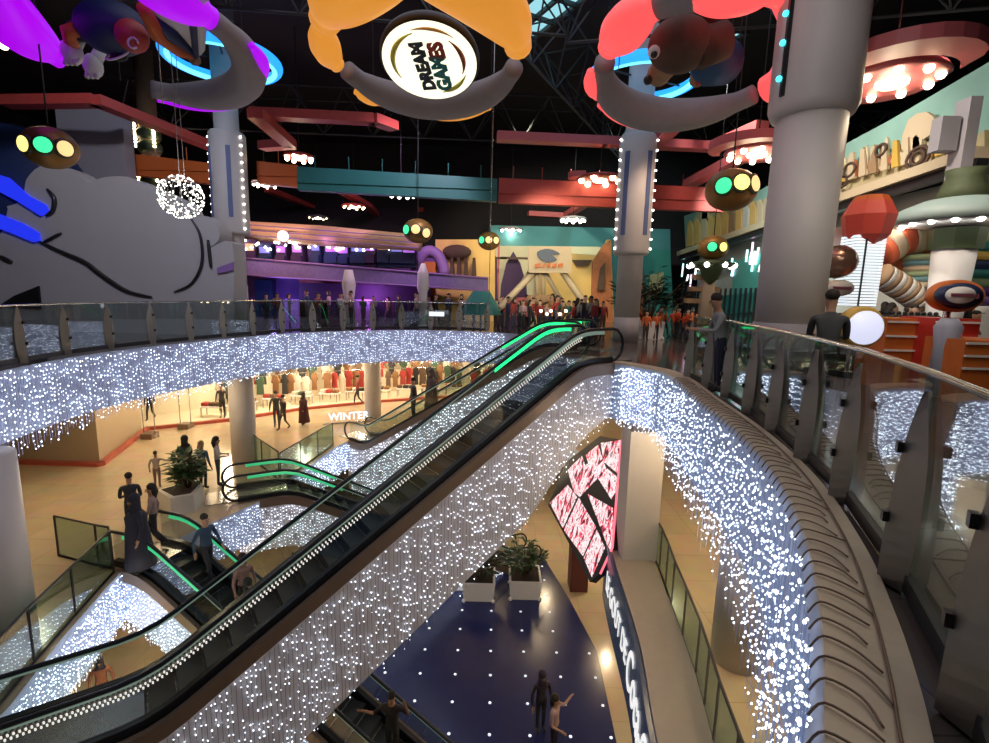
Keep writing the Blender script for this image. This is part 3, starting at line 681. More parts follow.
person(at(223,418,-5),R(10),ST,(.05,.05,.06),(.03,.03,.03),'person in dark trousers just left of the lower floor column','short')
person(at(151,420,-5),R(10),WALK,(.02,.02,.02),(.02,.02,.02),'distant person in black by the shop display behind the beige block','short',sc=.9)
# riders
def onesc(P,s,off_): q=P(s,off_,0); return (q.x,q.y,math.ceil((q.z+.0)*1)/1 if False else q.z+.03)
person(onesc(P3,1.9,.85),R(70),WALK,(.03,.07,.13),(.02,.02,.03),'rider in a blue jacket going down behind the green-lit handrail','short',sc=.98,level=2)
person(onesc(P3,3.1,.75),R(60),ST,(.42,.24,.22),(.02,.02,.02),'rider in a pink sweater just below the rider in blue','long',sc=.95,level=2)
person(onesc(P3,3.6,.35),R(60),ST,(.03,.03,.03),(.02,.02,.02),'rider in black with a dark headscarf, lowest on the left escalator','scarf',(.02,.02,.02),sc=.95,level=2)
person(onesc(P3,7.1,.55),R(-10),ARMUP,(.02,.015,.015),(.02,.02,.02),'rider in a dark sleeveless top, arms raised, near the foot of the escalator','short',sc=.98,level=2,skin=1)
person(onesc(P2,7.2,.4),R(-60),ST,(.05,.04,.04),(.03,.03,.03),'rider in dark clothes on the far escalator beside the brown robe','short',sc=1.0)
person(onesc(P2,6.5,.7),R(-60),ST,(.16,.10,.07),(.12,.08,.06),'rider in a long brown robe on the far escalator','scarf',(.14,.09,.07),robe=(.14,.09,.07),sc=1.0)
# lowest floor
person(at(553,757,-9.97),R(60),POINT,(.38,.26,.26),(.03,.02,.03),'woman in a pale pink top pointing with one arm on the blue floor','long',sc=1.0,level=2)
person(at(540,730,-9.97),R(20),ST,(.03,.02,.03),(.02,.02,.03),'person in black with a hood beside the pointing woman on the blue floor','scarf',(.03,.02,.04),sc=1.0,level=2)
person(at(105,712,-10),R(30),ST,(.35,.12,.06),(.05,.04,.04),'person in a rust-coloured top on the lowest floor at the left','scarf',(.03,.02,.03),sc=.95)
person(at(783,600,-5),R(90),ST,(.35,.02,.03),(.05,.04,.04),'person in a dark red top on the lower floor, glimpsed through the nearest light curtain','short',sc=.95)
# upper floor, near
q_=Y(829,330,7.0); person((q_.x,7.0,0),R(150),RAIL,(.05,.055,.06),(.02,.025,.03),'man in a dark jacket leaning beside the thick column','short',sc=1.02,level=2,skin=1)
person((3.95,8.75,0),R(-100),RAIL,(.22,.24,.26),(.015,.02,.05),'man in a grey top and blue jeans leaning on the railing','short',sc=.98,level=2,skin=1)
# upper floor crowds
cols=[((.03,.03,.035),'black'),((.03,.05,.12),'navy'),((.35,.33,.32),'light grey'),((.30,.04,.04),'red'),((.25,.12,.05),'brown'),((.04,.12,.10),'dark green'),((.45,.30,.32),'pink')]
random.seed(11)
def crowd(n,px0,px1,y0,y1,grp,where,poses=(ST,WALK,FRONT,SIT),only=None,sc=(.72,1.)):
    for i in range(n):
        px=px0+(px1-px0)*(i+random.random()*.8)/n; y=random.uniform(y0,y1); q=Y(px,310,y)
        c,nm=random.choice(only or cols); po=random.choice(poses); 
        if po is SIT: po=FRONT
        person((q.x,y,0),random.uniform(-3.1,3.1),po,c,random.choice([(.03,.03,.04),(.05,.05,.09),(.08,.06,.05)]),'visitor in a %s top %s'%(nm,where),random.choice(['short','long','scarf','cap']),sc=random.uniform(*sc),group='visitors in %s %s'%(nm,where),skin=random.randrange(3),face=False,level=0)
crowd(26,495,605,21.5,25.5,'','in the crowd before the swing ride',sc=(.72,.95))
crowd(18,262,480,23.5,28,'','behind the far railing in the purple hall',sc=(.7,.9))
crowd(16,640,722,19,24,'','in the orange crowd beyond the escalator tops',only=[((.60,.07,.02),'orange red'),((.65,.14,.04),'orange')],sc=(.62,.74))
crowd(10,880,985,11.6,13,'','behind the red ride counters on the right',only=[((.05,.02,.03),'black'),((.3,.03,.03),'red')],sc=(.85,.95))
# ------------------------------------------------------------------ ring lamps under the roof
def ringpt(c,Rd,an,tilt,dz=0,dr=0):
    T=Matrix.Rotation(tilt,3,'X'); return V(c)+T@V(((Rd+dr)*math.cos(an),(Rd+dr)*math.sin(an),dz))
def arc(a,c,Rd,a0,a1,tilt,r,n=36,dz=0,dr=0,mi=0,taper=True,seg=14):
    path=[];rr=[]
    for i in range(n+1):
        u=i/n; path.append(ringpt(c,Rd,a0+(a1-a0)*u,tilt,dz,dr)); rr.append(r*(max(.25,math.sin(math.pi*min(max(u,.0),1)))**.45 if taper else 1))
    a.tube(path,rr,seg,mi)
def cloud_ring(c,Rd,tilt,label,base,lobes,glow,trim,r=.34):
    root=thing('ring_lamp',c,label,'ceiling lamp')
    for a0,a1,rr in base: a=MB(); arc(a,c,Rd,R(a0),R(a1),tilt,rr); a.build('grey_body','ring_grey',root)
    for a0,a1,rr,dr in lobes: a=MB(); arc(a,c,Rd,R(a0),R(a1),tilt,rr,dz=-.02,dr=dr); a.build('glowing_lobe',glow,root)
    for a0,a1,rr,dr in trim: a=MB(); arc(a,c,Rd,R(a0),R(a1),tilt,rr,dz=-.05,dr=dr); a.build('glowing_trim',glow,root)
    a=MB(); 
    for an in(45,135,225,315):
        p=ringpt(c,Rd,R(an),tilt); a.tube([p,V((p.x,p.y,CZ-.2))],.012,5)
    a.build('hanging_wire','truss',root)
    return root
PR=V(Z(138,42,6)); 
ringP=cloud_ring(PR,1.82,R(-8),'purple glowing cloud-shaped ring lamp at the top left, around a blue figure',[(-22,118,.34),(178,215,.30)],[(166,232,.44,.02),(-62,-22,.34,.05),(242,292,.4,.05)],'purple_glow',[(52,116,.15,.27),(-2,24,.12,.28)])
OR=V(Z(424,50,6)); 
ringO=cloud_ring(OR,1.72,R(-11),'orange glowing cloud-shaped ring lamp around the round lit sign',[(14,158,.33),(200,330,.3)],[(-95,-6,.46,.0),(205,275,.5,.0),(165,200,.27,.06)],'orange_glow',[(55,100,.14,.34),(125,142,.13,.3)],r=.4)
RR_=V(Z(700,62,6)); 
ringR=cloud_ring(RR_,1.76,R(-12),'red glowing cloud-shaped ring lamp around a brown bear figure',[(32,178,.36),(215,300,.28)],[(190,226,.38,.05),(-80,24,.50,.05),(240,285,.42,.0)],'red_glow',[(72,140,.15,.30),(148,172,.16,.24)])
# round lit sign in the orange ring
T=Matrix.Rotation(R(-22),3,'X')
dc=V(Z(430,60,5.8)); ds=thing('round_sign',dc,'round white lit sign with coloured lettering hanging inside the orange ring','sign')
a=MB(); a.lathe([(.88,.12),(.90,.06),(.90,-.02),(.86,-.06)],dc,48,mat3=T); a.build('rim','black',ds)
a=MB(); a.lathe([(.85,-.02),(.85,-.075),(.84,-.08)],dc,48,mat3=T); a.build('lit_face','disc_glow',ds)
def signtext(body,size,off2,col,nm='lettering'):
    vs,fs=textmesh(body,size,bold=.022); m=mat('sign_paint',col,.5); a=MB(); F=Matrix.Rotation(R(-98),3,'Z')
    out=[]
    for v in vs:
        q=F@V((v.x,-v.y,0)); out.append(dc+T@V((q.x+off2[0],q.y+off2[1],-.085-v.z*.5)))
    a.add(out,[f[::-1] for f in fs]); a.build(nm,m,ds)
signtext('DREAM',.32,(-.12,.08),(.03,.05,.07)); signtext('ES',.36,(.16,-.28),(.45,.05,.05)); signtext('GAM',.36,(.20,.22),(.02,.28,.30))
for a0,a1,rd,col,r_ in((20,-52,.62,(.30,.06,.02),.045),(150,250,.66,(.75,.72,.10),.05),(20,75,.68,(.75,.75,.12),.045),(250,310,.72,(.8,.45,.12),.03)):
    a=MB(); a.tube([dc+T@V((rd*math.cos(R(a0+(a1-a0)*k/12)),rd*math.sin(R(a0+(a1-a0)*k/12)),-.085)) for k in range(13)],[r_*max(.2,math.sin(math.pi*(k+.3)/12.6)) for k in range(13)],6); a.build('painted_arc',mat('arc_paint',col,.5),ds)
# bear figure
bc_=RR_+V((-.35,.25,.0))
bear=thing('bear_figure',bc_,'brown bear figure in a blue shirt hanging inside the red ring lamp','figure')
hd=Z(680,45,6.0); a=MB(); a.ball(hd,.52,24,0,(1.05,.95,.85)); a.ball(hd+V((-.2,-.1,.48)),.16,12); a.ball(hd+V((.42,-.1,.42)),.16,12); a.tube([hd+V((.3,0,-.05)),hd+V((.8,0,.1))],[.35,.3],16); a.build('head','brown',bear)
mz=Z(659,74,5.72); a=MB(); a.ball(mz,.22,16,0,(1,.9,.95)); a.tube([mz,hd],[.2,.3],16); a.build('muzzle','tan',bear)
a=MB(); a.ball(Z(648,80,5.6),.085,12); a.build('nose','black',bear)
a=MB(); e=Z(654,52,5.62); a.ball(e,.10,12); a.build('eye','white',bear)
a=MB(); a.ball(e+V((-.01,-.05,-.06)),.06,10); a.build('pupil','black',bear)
a=MB(); bd=Z(712,62,6.15); a.tube([hd+V((.45,.1,0)),bd,bd+V((.35,.25,.1))],[.32,.42,.40],20); a.build('shirt','blue_shirt',bear)
a=MB(); ha=Z(697,79,5.9); a.tube([bd,ha+V((.25,0,0)),ha],[.17,.14,.13],12); a.build('arm','brown',bear)
a=MB(); a.ball(ha,.15,12); a.build('paw','tan',bear); a=MB(); a.ball(ha+V((0,-.08,-.08)),.08,10); a.build('paw_pad','red_beam',bear)
a=MB(); a.tube([bd+V((-.5,.1,.05)),bd+V((-.4,.15,.6)),V((bd.x-.4,bd.y+.15,CZ-.2))],.012,5); a.build('hanging_wire','truss',bear)
# blue bird-like figure
fg=thing('bird_figure',PR,'blue and orange figure with white gloves hanging inside the purple ring lamp','figure')
b0=Z(112,28,6.2); a=MB(); a.ball(b0,.55,20,0,(1.1,.9,.8)); a.tube([b0,b0+V((-.75,.05,-.05))],[.3,.16],12); a.build('body','navy',fg)
a=MB(); a.ball(Z(132,36,5.9),.26,16); a.build('cheek','red_beam',fg)
p=Z(133,43,5.62); a=MB(); a.tube([p+V((.085*math.cos(t*.6),0,.085*math.sin(t*.6)))for t in range(10)],.016,6); a.build('spiral','white',fg)
e=Z(117,55,5.75); a=MB(); a.tube([e+V((.20*math.cos(t*R(20)),0.05*math.sin(t*R(20)),.10*math.sin(t*R(20)+.6))) for t in range(18)],.02,6,closed=True); a.build('eye_ring','white',fg); a=MB(); a.ball(e+V((0,.05,0)),.14,12,0,(1.1,.7,.6)); a.build('eye','black',fg)
for px,py in((72,52),(93,66)):
    g=Z(px,py,5.8); a=MB(); a.tube([g+V((.12,.1,.35)),g],[.10,.12],10); a.ball(g,.19,14,0,(.85,1,1.15)); 
    for k in range(3): a.tube([g+V((-.08+k*.08,0,-.08)),g+V((-.1+k*.09,-.05,-.23))],[.06,.045],8)
    a.build('glove','white',fg)
a=MB(); s_=Z(68,32,6); a.tube([b0+V((-.5,0,0)),s_,Z(72,45,5.9)],[.14,.13,.12],10); a.build('sleeve','orange_beam',fg)
w0=Z(150,12,6.1); w1=Z(196,58,6.0); w2=Z(205,0,6.1)
a=MB(); a.prism([w0,w1+V((-.1,0,0)),w1+V((.1,0,.05)),w2,Z(175,-18,6.1)],(0,.15,.15)); a.build('wing','white',fg)
a=MB(); a.tube([w0+V((-.1,0,0)),Z(172,35,6),w1],[.11,.12,.08],10); a.tube([Z(180,-5,6.1),Z(193,25,6.),w1],[.06,.06,.05],8); a.build('wing_rib','navy',fg)
a=MB(); a.tube([Z(143,8,6),Z(158,35,5.95),Z(178,50,5.9),w1],[.10,.13,.11,.06],10); a.build('sash','orange_beam',fg)
a=MB(); a.ball(w1+V((0,-.05,-.05)),.11,10); a.build('knob','tan',fg)
a=MB(); a.tube([b0,V((b0.x,b0.y,CZ-.2))],.012,5); a.tube([w0,V((w0.x,w0.y,CZ-.2))],.012,5); a.build('hanging_wire','truss',fg)
# neon rings around the columns
def neon(c,Rd,label):
    root=thing('neon_ring',c,label,'ring lamp'); a=MB(); a.tube([V(c)+V((Rd*math.cos(t*R(9)),Rd*math.sin(t*R(9)),0)) for t in range(40)],.17,12,closed=True); a.build('tube','neon_blue',root)
    a=MB(); a.tube([V(c)+V(((Rd-.1)*math.cos(t*R(9)),(Rd-.1)*math.sin(t*R(9)),-.12)) for t in range(40)],.085,10,closed=True); a.build('bright_strip','neon_cyan',root)
    a=MB(); 
    for t in range(4): a.tube([V(c)+V((.47*math.cos(t*R(90)+.4),.4*math.sin(t*R(90)+.4),.05)),V(c)+V((Rd*math.cos(t*R(90)+.4),Rd*math.sin(t*R(90)+.4),.05))],.03,6)
    a.build('bracket','truss',root)
neon((-9.62,18.64,9.35),1.75,'blue neon ring around the tall left column'); neon((4.74,18.2,8.9),1.75,'blue neon ring around the tall middle column')
# ------------------------------------------------------------------ beams
def plank(pts,z,m,label,th=.30,w=.5):
    P=[Z(x,y,z) for x,y in pts]; a=MB()
    for i,(A,B) in enumerate(zip(P,P[1:])):
        d=(B-A); s=V((-d.y,d.x,0)).normalized()*w/2; e=d.normalized()*w*.25*(0 if i==0 else 1)
        a.prism([A-s-e,B-s,B+s,A+s-e],(0,0,th))
    o=a.build('ceiling_plank',m); tag(o,label,'ceiling beam')
plank([(5,107),(98,106),(232,158)],7.2,'red_beam','long red zigzag plank under the roof at the far left, left of the tall column')
plank([(252,118),(375,124),(394,131)],7.4,'red_beam','straight red plank right of the tall left column')
plank([(255,118),(290,148),(262,150)],7.1,'red_beam','hooked red plank just above the orange end of the long beam')
plank([(497,141),(606,146),(712,151),(762,130)],7.2,'pink_beam','long pink plank crossing behind the middle column')
plank([(676,128),(640,162)],7.0,'pink_beam','short slanting pink plank right of the middle column')
plank([(688,188),(760,152),(800,150)],6.2,'pink_beam','pink plank running behind the thick near column')
plank([(268,192),(330,216),(425,212)],7.4,'red_beam','thin dark red plank below the orange part of the long beam')
plank([(335,190),(368,208),(380,220)],7.,'red_beam','thin slanting red plank below the teal beam')
plank([(528,216),(566,218),(592,202)],6.6,'pink_beam','thin pink plank under the long pink beam near the middle column')
def vbeam(px0,py0,px1,py1,y0,y1,hpx,m,label):
    A=Y(px0,py0,y0); B=Y(px1,py1,y1); d=B-A; h=hpx/500*(y0+y1)/2; s=V((-d.y,d.x,0)).normalized()*.35
    a=MB(); a.prism([A-V((0,0,h/2)),B-V((0,0,h/2)),B+V((0,0,h/2)),A+V((0,0,h/2))],s); a.box((A+B)/2-V((0,0,h*.08))+V((0,-.03,0)),(d.length,.06,.04),math.atan2(d.y,d.x))
    n=int(d.length/1.1)
    for k in range(n): q=A+d*((k+.5)/n)+s*.5; a.tube([q+V((0,0,h/2)),q+V((0,0,h/2+.5))],.018,5)
    o=a.build('ceiling_beam',m); tag(o,label,'ceiling beam')
vbeam(106,161,232,176,20,20,19,'orange_beam','orange section of the long beam left of the tall column')
vbeam(257,172,297,176,20,20,20,'orange_beam','orange section of the long beam right of the tall left column')
vbeam(297,178,497,190,20,20.5,21,'teal_beam','teal section of the long coloured beam')
vbeam(499,190,725,200,20.5,21,22,'red_beam','red section of the long coloured beam')
# bulb clusters
def cluster(c,Rd,n,label,m='ring_grey',r=.07,lamp='warm_lamp',core=True,wings=None,power=0):
    root=thing('bulb_cluster',c,label,'ceiling lamp'); c=V(c)
    a=MB(); a.lathe([(.3*Rd,.22),(Rd*1.15,.12),(Rd*1.25,.03),(Rd*1.1,0)],c,24); a.build('dish',m,root)
    for k in range(n):
        an=2*math.pi*k/n; a=MB(); a.ball(c+V((Rd*math.cos(an),Rd*math.sin(an),-.03)),r,8); a.build('bulb',lamp,root)
    if core: a=MB(); a.lathe([(Rd*.38,0),(Rd*.38,-.05),(Rd*.3,-.07)],c,16); a.build('centre_lamp',lamp,root)
    a=MB(); a.tube([c+V((0,0,.2)),V((c.x,c.y,CZ+.02))],.015,5); a.build('rod','truss',root)
    if wings:
        for (a0,a1,rd,w) in wings:
            a=MB(); N=14; P=[]; 
            for k in range(N+1):
                u=k/N; an=R(a0+(a1-a0)*u); ww=w*math.sin(math.pi*min(1,u+.06))**.6+.02
                P.append((c+V((rd*math.cos(an),rd*math.sin(an),.05)),c+V(((rd+ww)*math.cos(an),(rd+ww)*math.sin(an),.05))))
            for (p,q),(p2,q2) in zip(P,P[1:]): a.prism([p,q,q2,p2],(0,0,.2))
            a.build('curved_wing','pink_beam',root)
    if power: light('POINT',c+V((0,0,-.25)),power,(1,.8,.55),.2)
cluster(Z(892,82,5.3),.62,9,'large pink lamp dish with a ring of warm bulbs right of the thick column','pink_beam',.075,wings=[(180,330,.85,.55),(25,150,.8,.35)],power=40)
cluster(Z(757,154,5.2),.62,10,'pink lamp dish with warm bulbs just left of the thick column','pink_beam',.08,wings=[(150,300,.85,.4),(0,120,.85,.3)],power=40)
cluster(Z(299,158,7.0),.5,8,'warm bulb cluster beside the hooked red plank','red_beam',.10,power=30)
cluster(Z(401,194,6.2),.65,10,'oval cluster of white bulbs under the teal beam','ring_grey',.10,'white_lamp',power=30)
cluster(Z(354,207,6.6),.6,8,'flat warm bulb cluster between the red planks','red_beam',.07)
cluster(Z(573,220,5.8),.62,9,'oval cluster of white bulbs under the red beam','ring_grey',.10,'white_lamp',power=40)
cluster(Z(511,230,5.6),.6,9,'small cluster of white bulbs above the dark rocket mural','ring_grey',.08,'white_lamp',power=40)
cluster(Z(600,180,6.),.7,6,'warm bulb cluster with red petals half hidden by the middle column','red_beam',.12,wings=[(-30,30,.7,.5),(150,210,.7,.5)])
cluster(Y(8,38,13.5),.5,5,'warm bulb cluster at the left border beside the purple ring','tan',.12)
cluster(Z(265,185,6.6),.5,7,'white bulb cluster under the orange beam right of the left column','ring_grey',.07,'white_lamp')
cluster(Z(318,218,6.6),.6,5,'faint warm bulb cluster above the cream canopy','ring_grey',.05)
# ------------------------------------------------------------------ traffic-light pods
def pod(c,r,cols_,label,ring=False):
    c=V(c); root=thing('lantern_pod',c,label,'lamp'); a=MB(); a.ball(c,r,20,0,(1.05,1,.85)); a.build('shell','bronze',root)
    for (an,el,cl) in cols_:
        d=V((math.sin(an)*math.cos(el),-math.cos(an)*math.cos(el),math.sin(el))); q=d.to_track_quat('Z','Y').to_matrix()
        a=MB(); a.lathe([(r*.40,r*.82),(r*.40,r*1.0),(r*.33,r*1.04)],c,16,mat3=q); h=a.build('port_rim','green_dark',root)
        a=MB(); a.lathe([(r*.31,r*.9),(r*.31,r*1.05),(r*.2,r*1.09)],c,16,mat3=q); a.build('port_lens',cl,h)
    if ring:
        a=MB(); a.lathe([(r*.5,-r*.8),(r*1.7,-r*1.1),(r*1.5,-r*1.3),(r*.8,-r*1.5),(r*.5,-r*2.2),(r*.1,-r*2.6)],c,24); a.build('saucer','green_dark',root)
        for k in range(8): an=k*R(45)+.2; a=MB(); a.ball(c+V((r*1.55*math.cos(an),r*1.55*math.sin(an),-r*1.25)),r*.2,8); a.build('bulb','white_lamp',root)
    a=MB(); a.tube([c+V((0,0,r*.8)),V((c.x,c.y,CZ+.02))],.015,5); a.build('rod','truss',root)
GL=em('green_port',(.05,.8,.3),1.5); YL=em('yellow_port',(1,.78,.2),1.8); OL=em('amber_port',(1,.6,.25),1.3)
pod(Y(50,148,9.5),.42,[(-.25,-.1,YL),(.5,-.1,GL),(1.2,-.1,OL)],'bronze lantern pod with yellow and green ports above the grey cloud')
pod(Y(418,231,20),.55,[(-.75,0,GL),(.0,0,OL),(.75,-.2,OL)],'bronze lantern pod with green and amber ports in front of the cream canopy')
pod(Y(489,241,24),.50,[(-.7,0,GL),(0,0,OL),(.7,0,OL)],'small bronze lantern pod beside the rocket mural')
pod(Y(731,190,12),.55,[(-.7,0,GL),(-.05,.1,YL),(.6,.1,OL)],'bronze lantern pod at the end of the red beam')
pod(Y(713,248,17),.46,[(-.45,0,GL),(.3,0,YL)],'bronze lantern pod on a green saucer with bulbs, left of the thick column',True)
# light ball
lb=Y(181,197,11); root=thing('light_ball',lb,'wire ball covered in tiny white lights hanging before the grey cloud','hanging light')
a=MB()
for k in range(9):
    q=Matrix.Rotation(R(20*k),3,'Z'); a.tube([lb+q@V((.42*math.cos(R(t*18)),0,.42*math.sin(R(t*18)))) for t in range(20)],.006,4,closed=True)
a.build('wire_frame','steel',root); a=MB()
for k in range(260):
    zz=random.uniform(-1,1); an=random.uniform(0,6.28); s=math.sqrt(1-zz*zz); a.ball(lb+V((s*math.cos(an),s*math.sin(an),zz))*.43,.012,4)
o=a.build('tiny_light','white_lamp',root); o['kind']='stuff'
a=MB(); a.tube([lb+V((0,0,.42)),V((lb.x,lb.y,CZ-.1))],.008,4); a.tube([lb+V((.1,0,.42)),V((lb.x+.1,lb.y,CZ-.1))],.008,4); a.build('hanging_wire','steel',root)
# thin strings
for px,y in((489,13),(177,10)):
    q=Y(px,300,y); a=MB(); a.tube([V((q.x,y,1.3 if px>300 else 5)),V((q.x,y,CZ))],.01,5); o=a.build('pendant_line','steel'); tag(o,'thin pale cord hanging from the roof '+('in front of the dark rocket mural' if px>300 else 'beside the ball of lights'),'cord')
# ------------------------------------------------------------------ big grey cloud
cl_=[(-30,300),(-30,215),(0,208),(22,200),(26,180),(40,166),(58,165),(75,172),(87,182),(105,177),(128,177),(150,186),(170,195),(185,204),(193,218),(200,216),(211,218),(219,230),(218,241),(210,248),(232,243),(234,300)]
root=thing('cloud_sculpture',(-14,17,0),'large pale grey cloud sculpture with blue lit slots on the left','sculpture')
CY=17.
def cpt(px,py,y=CY): return Y(px,py,y)
poly=[cpt(x,y) for x,y in crom([(x,y,0) for x,y in cl_[2:19]],3) for x,y in [(x,y)] ] if False else [cpt(p.x,p.y) for p in crom([(x,y,0) for x,y in cl_],3)]
a=MB(); a.prism(poly+[V((poly[-1].x,CY,.0)),V((poly[0].x,CY,.0))],(0,.8,0)); a.build('body','cloud',root)
def cstroke(pts,r,m='dark_metal',nm='outline'):
    P=[cpt(p.x,p.y,CY-.05) for p in crom([(x,y,0) for x,y in pts],5)]; n=len(P); a=MB(); a.tube(P,[r*max(.25,math.sin(math.pi*(i+1)/(n+1))**.5) for i in range(n)],8); a.build(nm,m,root)
cstroke([(47,189),(54,198),(53,210),(46,216)],.07); cstroke([(190,217),(200,235),(202,262),(192,283),(174,292)],.05); cstroke([(38,241),(60,251),(85,262),(98,272),(115,284),(130,292),(152,297)],.07)
cstroke([(44,242),(61,233)],.05); cstroke([(208,240),(211,268)],.06); cstroke([(0,256),(12,262)],.06)
for pts in ([(-25,168),(10,178),(30,196),(47,205),(50,212),(42,216),(20,202),(-25,178)],[(-25,206),(0,214),(25,224),(40,233),(41,241),(34,242),(10,232),(-25,220)]):
    a=MB(); a.prism([cpt(x,y,CY-.02) for x,y in pts],(0,-.08,0)); a.build('blue_light_panel','blue_panel',root)
a=MB(); a.prism([cpt(x,y,CY-.02) for x,y in[(0,306),(15,296),(40,286),(42,308)]],(0,-.06,0)); a.build('dark_opening','black',root)
a=MB(); a.prism([cpt(x,y,CY-.02) for x,y in[(218,268),(234,262),(234,270),(218,274)]],(0,-.06,0)); a.build('violet_patch','violet',root)
# dome & panels behind the cloud
q=Y(70,150,19); o=MB().box((q.x+.6,19.5,5.6),(2.4,.5,5)).build('backdrop_board','column_base'); tag(o,'grey upright panel behind the lantern pod on the left','panel')
a=MB(); a.ball(Y(5,185,18.4)+V((0,0,-1)),3.1,28,0,(1,.5,1)); o=a.build('blue_dome','navy'); tag(o,'dark blue lit dome at the left border above the cloud','dome')
q=Y(150,150,24); root=thing('decorated_pole',(q.x,24,0),'thin pale pole with green rings and warm bulbs behind the purple ring','pole')
a=MB(); a.lathe([(.38,0),(.38,11.9)],(q.x,24,0),20); a.build('shaft','tan',root)
for py in(135,148,182):
    zz=Y(150,py,24).z; a=MB(); a.lathe([(.4,-.25),(.5,-.1),(.5,.1),(.4,.25)],(q.x,24,zz),20); a.build('ring_band','green_dark',root)
    for s in(-1,1):
        for k in range(4): a=MB(); a.ball((q.x+s*.42,23.7,zz+k*.15-.0),.07,6); a.build('bulb','warm_lamp',root)
# ------------------------------------------------------------------ purple hall (far left)
def yb(px0,py0,px1,py1,y,th,m,name,label,cat,parent=None):
    A=Y(px0,py1,y); B=Y(px1,py0,y)
    if A.z<.4: A.z=0.
    a=MB(); a.box(((A.x+B.x)/2,y+th/2,(A.z+B.z)/2),(abs(B.x-A.x),th,abs(B.z-A.z))); o=a.build(name,m,parent)
    if label: tag(o,label,cat)
    return o
def ypoly(pts,y,th,m,name,label=None,cat=None,parent=None,smooth=0):
    if smooth: pts=[(p.x,p.y) for p in crom([(x,q,0) for x,q in pts],smooth,True)]
    P_=[Y(px,py,y) for px,py in pts]
    for q_ in P_:
        if q_.z<.4: q_.z=0.
    a=MB(); a.prism(P_,(0,-th,0)); o=a.build(name,m,parent)
    if label: tag(o,label,cat)
    return o
M['purple_wall']=mat('purple_wall',(.20,.10,.42),.7,noise=.5,nscale=1.2); M['orange_cream']=mat('canopy_cream',(.72,.45,.28),.6,noise=.15)
M['mural_yellow']=mat('mural_yellow',(.75,.48,.16),.8,noise=.3,nscale=.7); M['mural_sky']=mat('mural_sky',(.06,.22,.25),.8,noise=.3,nscale=.5); M['mural_rust']=mat('mural_rust',(.40,.13,.05),.8,noise=.3)
M['pale_wall']=mat('pale_wall',(.55,.56,.52),.8,noise=.15,nscale=.8)
ypoly([(236,236),(495,266),(495,340),(236,340)],31,.4,'purple_wall','hall_wall','purple wall of the far hall behind the cream canopy','wall')
root=thing('canopy',(-8,28,6),'long cream rounded canopy above the purple hall','canopy')
A=Y(225,229,29); B=Y(420,243,27); a=MB(); a.tube([A,(A+B)/2,B],[.5,.55,.42],16); a.build('roll','orange_cream',root)
a=MB(); 
for k in range(3): a.tube([A+V((0,-.75,-.3+k*.28)),B+V((0,-.6,-.3+k*.25))],.03,5)
a.build('edge_line','violet',root)
root=thing('balcony',(-8,27,2),'long violet balcony band in the purple hall','balcony')
A=Y(236,266,27.5); B=Y(488,284,26.5); d=B-A; ang=math.atan2(d.y,d.x); a=MB(); a.prism([A-V((0,0,.45)),B-V((0,0,.35)),B+V((0,0,.3)),A+V((0,0,.45))],(0,.5,0)); a.build('front',mat('balcony_violet',(.22,.16,.40),.5,noise=.3),root)
a=MB(); a.tube([A+V((0,-.03,.45)),B+V((0,-.03,.3))],.06,6); a.tube([A+V((0,-.03,-.45)),B+V((0,-.03,-.35))],.05,6); a.build('edge_trim','violet',root)
a=MB(); a.prism([A-V((0,-.5,.5)),B-V((0,-.5,.4)),B+V((0,2.5,-.4)),A+V((0,2.5,-.5))],(0,0,.1)); a.build('deck','dpurple',root)
# arcades, screens and figures on the balcony
random.seed(5)
for i,px in enumerate([252,268,284,300,318,334,345,360,372,385,398,410]):
    q=Y(px,262,28.4); w_=random.uniform(.5,.9); h=random.uniform(1.2,1.6)
    root=thing('game_machine',(q.x,28.4,q.z-.3),('dark game machine on the violet balcony, %s counted from the left end')%['first','second','third','fourth','fifth','sixth','seventh','eighth','ninth','tenth','eleventh','twelfth'][i],'game machine')
    a=MB(); a.box((q.x,28.4,q.z-.3+h/2),(w_,.7,h)); a.box((q.x,28.0,q.z-.3+h*.3),(w_*.9,.4,h*.3)); a.build('cabinet',random.choice(['dpurple','wood_orange','navy','purple']) if i in(6,) else random.choice(['dpurple','navy']),root)
    a=MB(); a.box((q.x,28.03,q.z-.3+h*.72),(w_*.8,.05,h*.25)); a.build('screen',em('arcade_screen',random.choice([(.3,.3,1),(1,.5,.3),(.6,.2,1)]),.5),root)
    for k in range(5): a=MB(); a.ball((q.x+random.uniform(-.4,.4),27.95,q.z-.3+random.uniform(.9,h)),.07,6); a.build('lamp','white_lamp',root)
root=thing('globe_lamp',Y(283,236,27),'round glowing pink-white globe lamp under the cream canopy','lamp'); a=MB(); a.ball(Y(283,236,27),.28,14); a.build('globe',em('globe_glow',(1,.75,.9),2.5),root)
